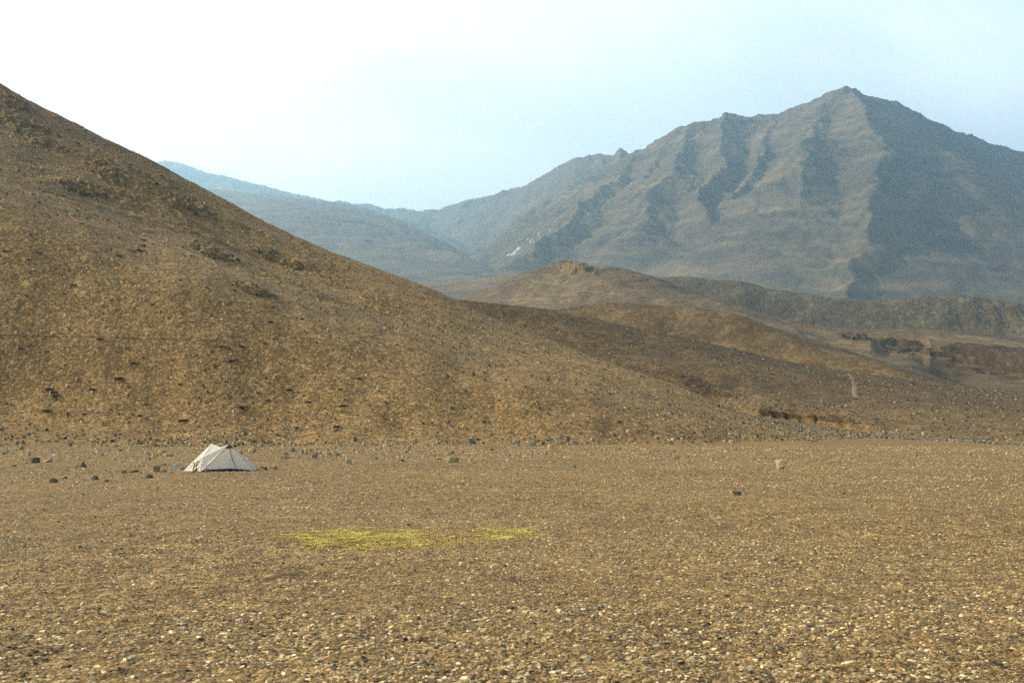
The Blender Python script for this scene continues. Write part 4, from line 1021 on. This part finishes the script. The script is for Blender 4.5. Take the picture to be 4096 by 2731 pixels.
def panels(name, tris, mat, label=None, n=14):
    V, Fc = [], []
    for tri, sag in tris:
        v, f = patch(tri, n, sag); k = len(V); V += v; Fc += [tuple(x + k for x in q) for q in f]
    o = mesh_np(name, V, Fc, mat, parent=tent)
    if label: o['label'] = label
    return o
cen = np.array([0, 0.8, 0.4])
def inward(tri, s):
    a, b_, c = tri; nrm = np.cross(b_ - a, c - a); return s if np.dot(nrm, cen - (a + b_ + c) / 3) > 0 else -s
def T3(a, b_, c, s=0.04): return ((a, b_, c), inward((a, b_, c), s))
panels('side_panel', [T3(Lp, Rd, Mp, 0.03), T3(Rd, Rp, Mp, 0.03), T3(Lp, Mp, C1, 0.03), T3(Mp, Rp, E1, 0.05), T3(Mp, E1, P1, 0.03)], M_fab, 'sunlit left panel')
panels('front_panel', [T3(Rp, E1, (E1 + E2) / 2 * np.array([1, 1, 1.0]) + np.array([0.05, 0.08, 0.07]), 0.02), T3(Rp, (E1 + E2) / 2 + np.array([0.05, 0.08, 0.07]), E2, 0.05)], M_fab, 'shaded front panel')
panels('rear_panel', [T3(Rp, E2, BR, 0.05), T3(Rp, BR, Rd, 0.03), T3(Rd, BR, Lp, 0.03), T3(Lp, BR, BL, 0.05), T3(Lp, BL, C1, 0.05)], M_fab)
Dm = C1 * 0.35 + P1 * 0.65 + np.array([0, 0.05, 0.02])
panels('door_flap', [T3(Mp, C1, Dm, 0.02), T3(Mp, Dm + np.array([0.06, 0.12, 0.0]), P1, -0.05)], M_fab)
def tube(name, pts, r, mat, parent, label=None, flat=1.0, sides=8):
    P = np.array(pts, float); V = []; n = len(P)
    for i in range(n):
        d = P[min(n - 1, i + 1)] - P[max(0, i - 1)]; d /= np.linalg.norm(d) + 1e-9
        a = np.cross(d, [0, 1, 0.05]); a /= np.linalg.norm(a) + 1e-9; b_ = np.cross(d, a)
        for k in range(sides):
            q = 2 * math.pi * k / sides; V.append(P[i] + a * r * math.cos(q) + b_ * r * flat * math.sin(q))
    Fc = [(i * sides + k, i * sides + (k + 1) % sides, (i + 1) * sides + (k + 1) % sides, (i + 1) * sides + k) for i in range(n - 1) for k in range(sides)]
    o = mesh_np(name, V, Fc, mat, parent=parent)
    if label: o['label'] = label
    return o
fo = np.array([0.0, -0.02, 0])
tube('seam', [Rp + (E1 - Rp) * s + fo * 0.6 for s in np.linspace(0.02, 1, 12)], 0.016, M_seam, tent, flat=0.3)
tube('seam', [Rp + (E2 - Rp) * s + fo * 0.4 for s in np.linspace(0.02, 1, 12)], 0.007, M_seam, tent, flat=0.5)
bot = (E1 + E2) / 2 + np.array([0.30, 0.06, 0.06])
tube('pole', [Rp + (bot - Rp) * s + np.array([0.05 * math.sin(math.pi * s) * -1, -0.035, 0]) for s in np.linspace(0.0, 1, 14)], 0.014, M_pole, tent)
a1 = Rp + (E1 - Rp) * 0.18; a2 = Rp + (E2 - Rp) * 0.17; am = Rp + (bot - Rp) * 0.17
V, Fc = [], []
for tri in ((Rp, a1, am), (Rp, am, a2)):
    v, f = patch([np.array(q) + np.array([0, -0.03, 0.004]) for q in tri], 6); k = len(V); V += v; Fc += [tuple(x + k for x in q) for q in f]
v, f = patch([Rp + np.array([-0.0, -0.015, 0.012]), Rp + (Rd - Rp) * 0.22 + np.array([0, -0.02, 0.006]), a1 + np.array([-0.01, -0.03, 0.01])], 5)
mesh_np('apex_patch', V, Fc, M_patch, parent=tent)
# groundsheet: dark tub showing under the raised front hem
fl = bmesh.new()
q = [E1 * 0.96 + np.array([0.03, 0.05, 0]), E2 * 0.88 + np.array([-0.05, 0.04, 0]), BR * 0.88, BL * 0.88, C1 * 0.8 + np.array([0, .3, 0])]
lo = [fl.verts.new((p[0], p[1], 0.0)) for p in q]; hi = [fl.verts.new((p[0], p[1], 0.13)) for p in q]
for i in range(5): fl.faces.new((lo[i], lo[(i + 1) % 5], hi[(i + 1) % 5], hi[i]))
fl.faces.new(lo)
me = bpy.data.meshes.new('groundsheet'); fl.to_mesh(me); fl.free(); me.materials.append(M_floor); fo_ = bpy.data.objects.new('groundsheet', me); C.link(fo_); fo_.parent = tent
def strap(pts, r, mat, label):
    P = [tp(680 + x * 0.1871, 1740 + y * 0.1871, Yd) for x, y, Yd in pts]
    s = np.linspace(0, 1, 14); u = np.linspace(0, 1, len(P)); A_ = np.array(P)
    tube('strap', np.stack([np.interp(s, u, A_[:, k]) for k in range(3)], 1), r, mat, tent, label, flat=0.35)
strap([(652, 505, 49.85), (625, 580, 49.8), (590, 640, 49.7), (545, 682, 49.65)], 0.022, M_yel, 'yellow strap')
strap([(603, 545, 49.85), (575, 600, 49.8), (560, 650, 49.72), (535, 680, 49.68)], 0.026, M_brown, 'straight brown strap')
strap([(500, 580, 50.0), (530, 620, 49.9), (525, 660, 49.8), (500, 700, 49.72), (492, 740, 49.7)], 0.028, M_brown, 'curled brown strap')
tube('guy_line', [E2 + np.array([0, 0, 0]), E2 + np.array([0.25, -0.02, -0.01]), E2 + np.array([0.42, -0.03, -0.03])], 0.007, M_line, tent)
tube('guy_line', [C1, C1 + np.array([-0.25, 0.02, -0.01])], 0.006, M_line, tent)

# gear inside, only its shadow shows through the fabric
bm = bmesh.new(); bmesh.ops.create_icosphere(bm, subdivisions=3, radius=1)
for v_ in bm.verts:
    c_ = v_.co; v_.co = Vector((math.copysign(abs(c_.x) ** 0.6, c_.x) * 0.22, math.copysign(abs(c_.y) ** 0.6, c_.y) * 0.15, math.copysign(abs(c_.z) ** 0.7, c_.z) * 0.24 + 0.26)) + Vector((0, 0, 0.02 * math.sin(9 * c_.x)))
me = bpy.data.meshes.new('backpack'); bm.to_mesh(me); bm.free(); me.materials.append(M_floor)
bk_ = bpy.data.objects.new('backpack', me); C.link(bk_); bk_.location = (tx + 0.22, TB + 0.32, tz)
tag(bk_, 'dark backpack inside the tent, seen as a shadow through its front', 'backpack')

# bottle and stuff sack left of the tent
M_bot, t, b = newmat('bottle_plastic'); b.inputs['Base Color'].default_value = (0.33, 0.56, 0.72, 1); b.inputs['Roughness'].default_value = 0.25; b.inputs['Transmission Weight'].default_value = 0.25
M_cap = plain('bottle_cap', (0.25, 0.42, 0.62), 0.4); M_sack = plain('stuff_sack', (0.015, 0.16, 0.22), 0.6); M_lab = plain('bottle_label', (0.16, 0.30, 0.55), 0.5)
def lathe(name, prof, mat, parent, sides=24):
    V = [(r * math.cos(2 * math.pi * k / sides), r * math.sin(2 * math.pi * k / sides), z) for r, z in prof for k in range(sides)]
    Fc = [(i * sides + k, i * sides + (k + 1) % sides, (i + 1) * sides + (k + 1) % sides, (i + 1) * sides + k) for i in range(len(prof) - 1) for k in range(sides)]
    return mesh_np(name, V, Fc, mat, parent=parent)
bot_ = bpy.data.objects.new('water_bottle', None); C.link(bot_)
l = hitall(701, 1874, [ground])[0]; bot_.location = (l.x, l.y, l.z - 0.005)
tag(bot_, 'pale blue water bottle standing among the rocks left of the tent', 'bottle')
lathe('bottle_body', [(0.0, 0.0), (0.044, 0.0), (0.050, 0.01), (0.050, 0.06), (0.047, 0.075), (0.050, 0.09), (0.050, 0.16), (0.044, 0.19), (0.024, 0.215), (0.018, 0.222), (0.018, 0.228)], M_bot, bot_)
lathe('bottle_label', [(0.0495, 0.088), (0.0525, 0.09), (0.0525, 0.145), (0.0495, 0.147)], M_lab, bot_)
lathe('bottle_cap', [(0.0, 0.252), (0.020, 0.25), (0.022, 0.245), (0.022, 0.224), (0.0, 0.223)], M_cap, bot_)
l = hitall(728, 1879, [ground])[0]
bm = bmesh.new(); bmesh.ops.create_icosphere(bm, subdivisions=4, radius=1)
for v_ in bm.verts:
    c_ = v_.co.copy(); w_ = 1 + 0.05 * math.sin(7 * c_.x + 5 * c_.z) + 0.04 * math.sin(11 * c_.y + 6 * c_.x)
    v_.co = Vector((c_.x * 0.135 * w_ * (1 - 0.15 * c_.z), c_.y * 0.09 * w_, max(-0.8, c_.z) * 0.062 * w_ + 0.05))
me = bpy.data.meshes.new('stuff_sack'); bm.to_mesh(me); bm.free(); me.materials.append(M_sack)
for p_ in me.polygons: p_.use_smooth = True
ss = bpy.data.objects.new('stuff_sack', me); C.link(ss); ss.location = (l.x, l.y + 0.1, l.z); ss.rotation_euler = (0, 0, 0.3)
tag(ss, 'teal stuff sack lying by the left corner of the tent', 'bag')

# ------------------------------------------------------------------ haze
bm = bmesh.new(); bmesh.ops.create_cube(bm, size=1)
x0, x1, y0, y1, z0, z1 = -6600, 6600, -60, 12300, -30, 2680
for v_ in bm.verts: v_.co = Vector(((x0 + x1) / 2 + v_.co.x * (x1 - x0), (y0 + y1) / 2 + v_.co.y * (y1 - y0), (z0 + z1) / 2 + v_.co.z * (z1 - z0)))
me = bpy.data.meshes.new('haze'); bm.to_mesh(me); bm.free()
hz = bpy.data.objects.new('haze', me); C.link(hz)
mh = bpy.data.materials.new('haze_air'); mh.use_nodes = True; t = mh.node_tree; t.nodes.clear()
o_ = t.nodes.new('ShaderNodeOutputMaterial'); pv = t.nodes.new('ShaderNodeVolumePrincipled')
pv.inputs['Color'].default_value = (0.50, 0.76, 0.95, 1); pv.inputs['Density'].default_value = 1.32e-4; pv.inputs['Anisotropy'].default_value = 0.6
t.links.new(pv.outputs[0], o_.inputs['Volume']); me.materials.append(mh)
mh.cycles.volume_sampling = 'DISTANCE'
tag(hz, 'pale blue air haze filling the valley', 'haze', kind='stuff')
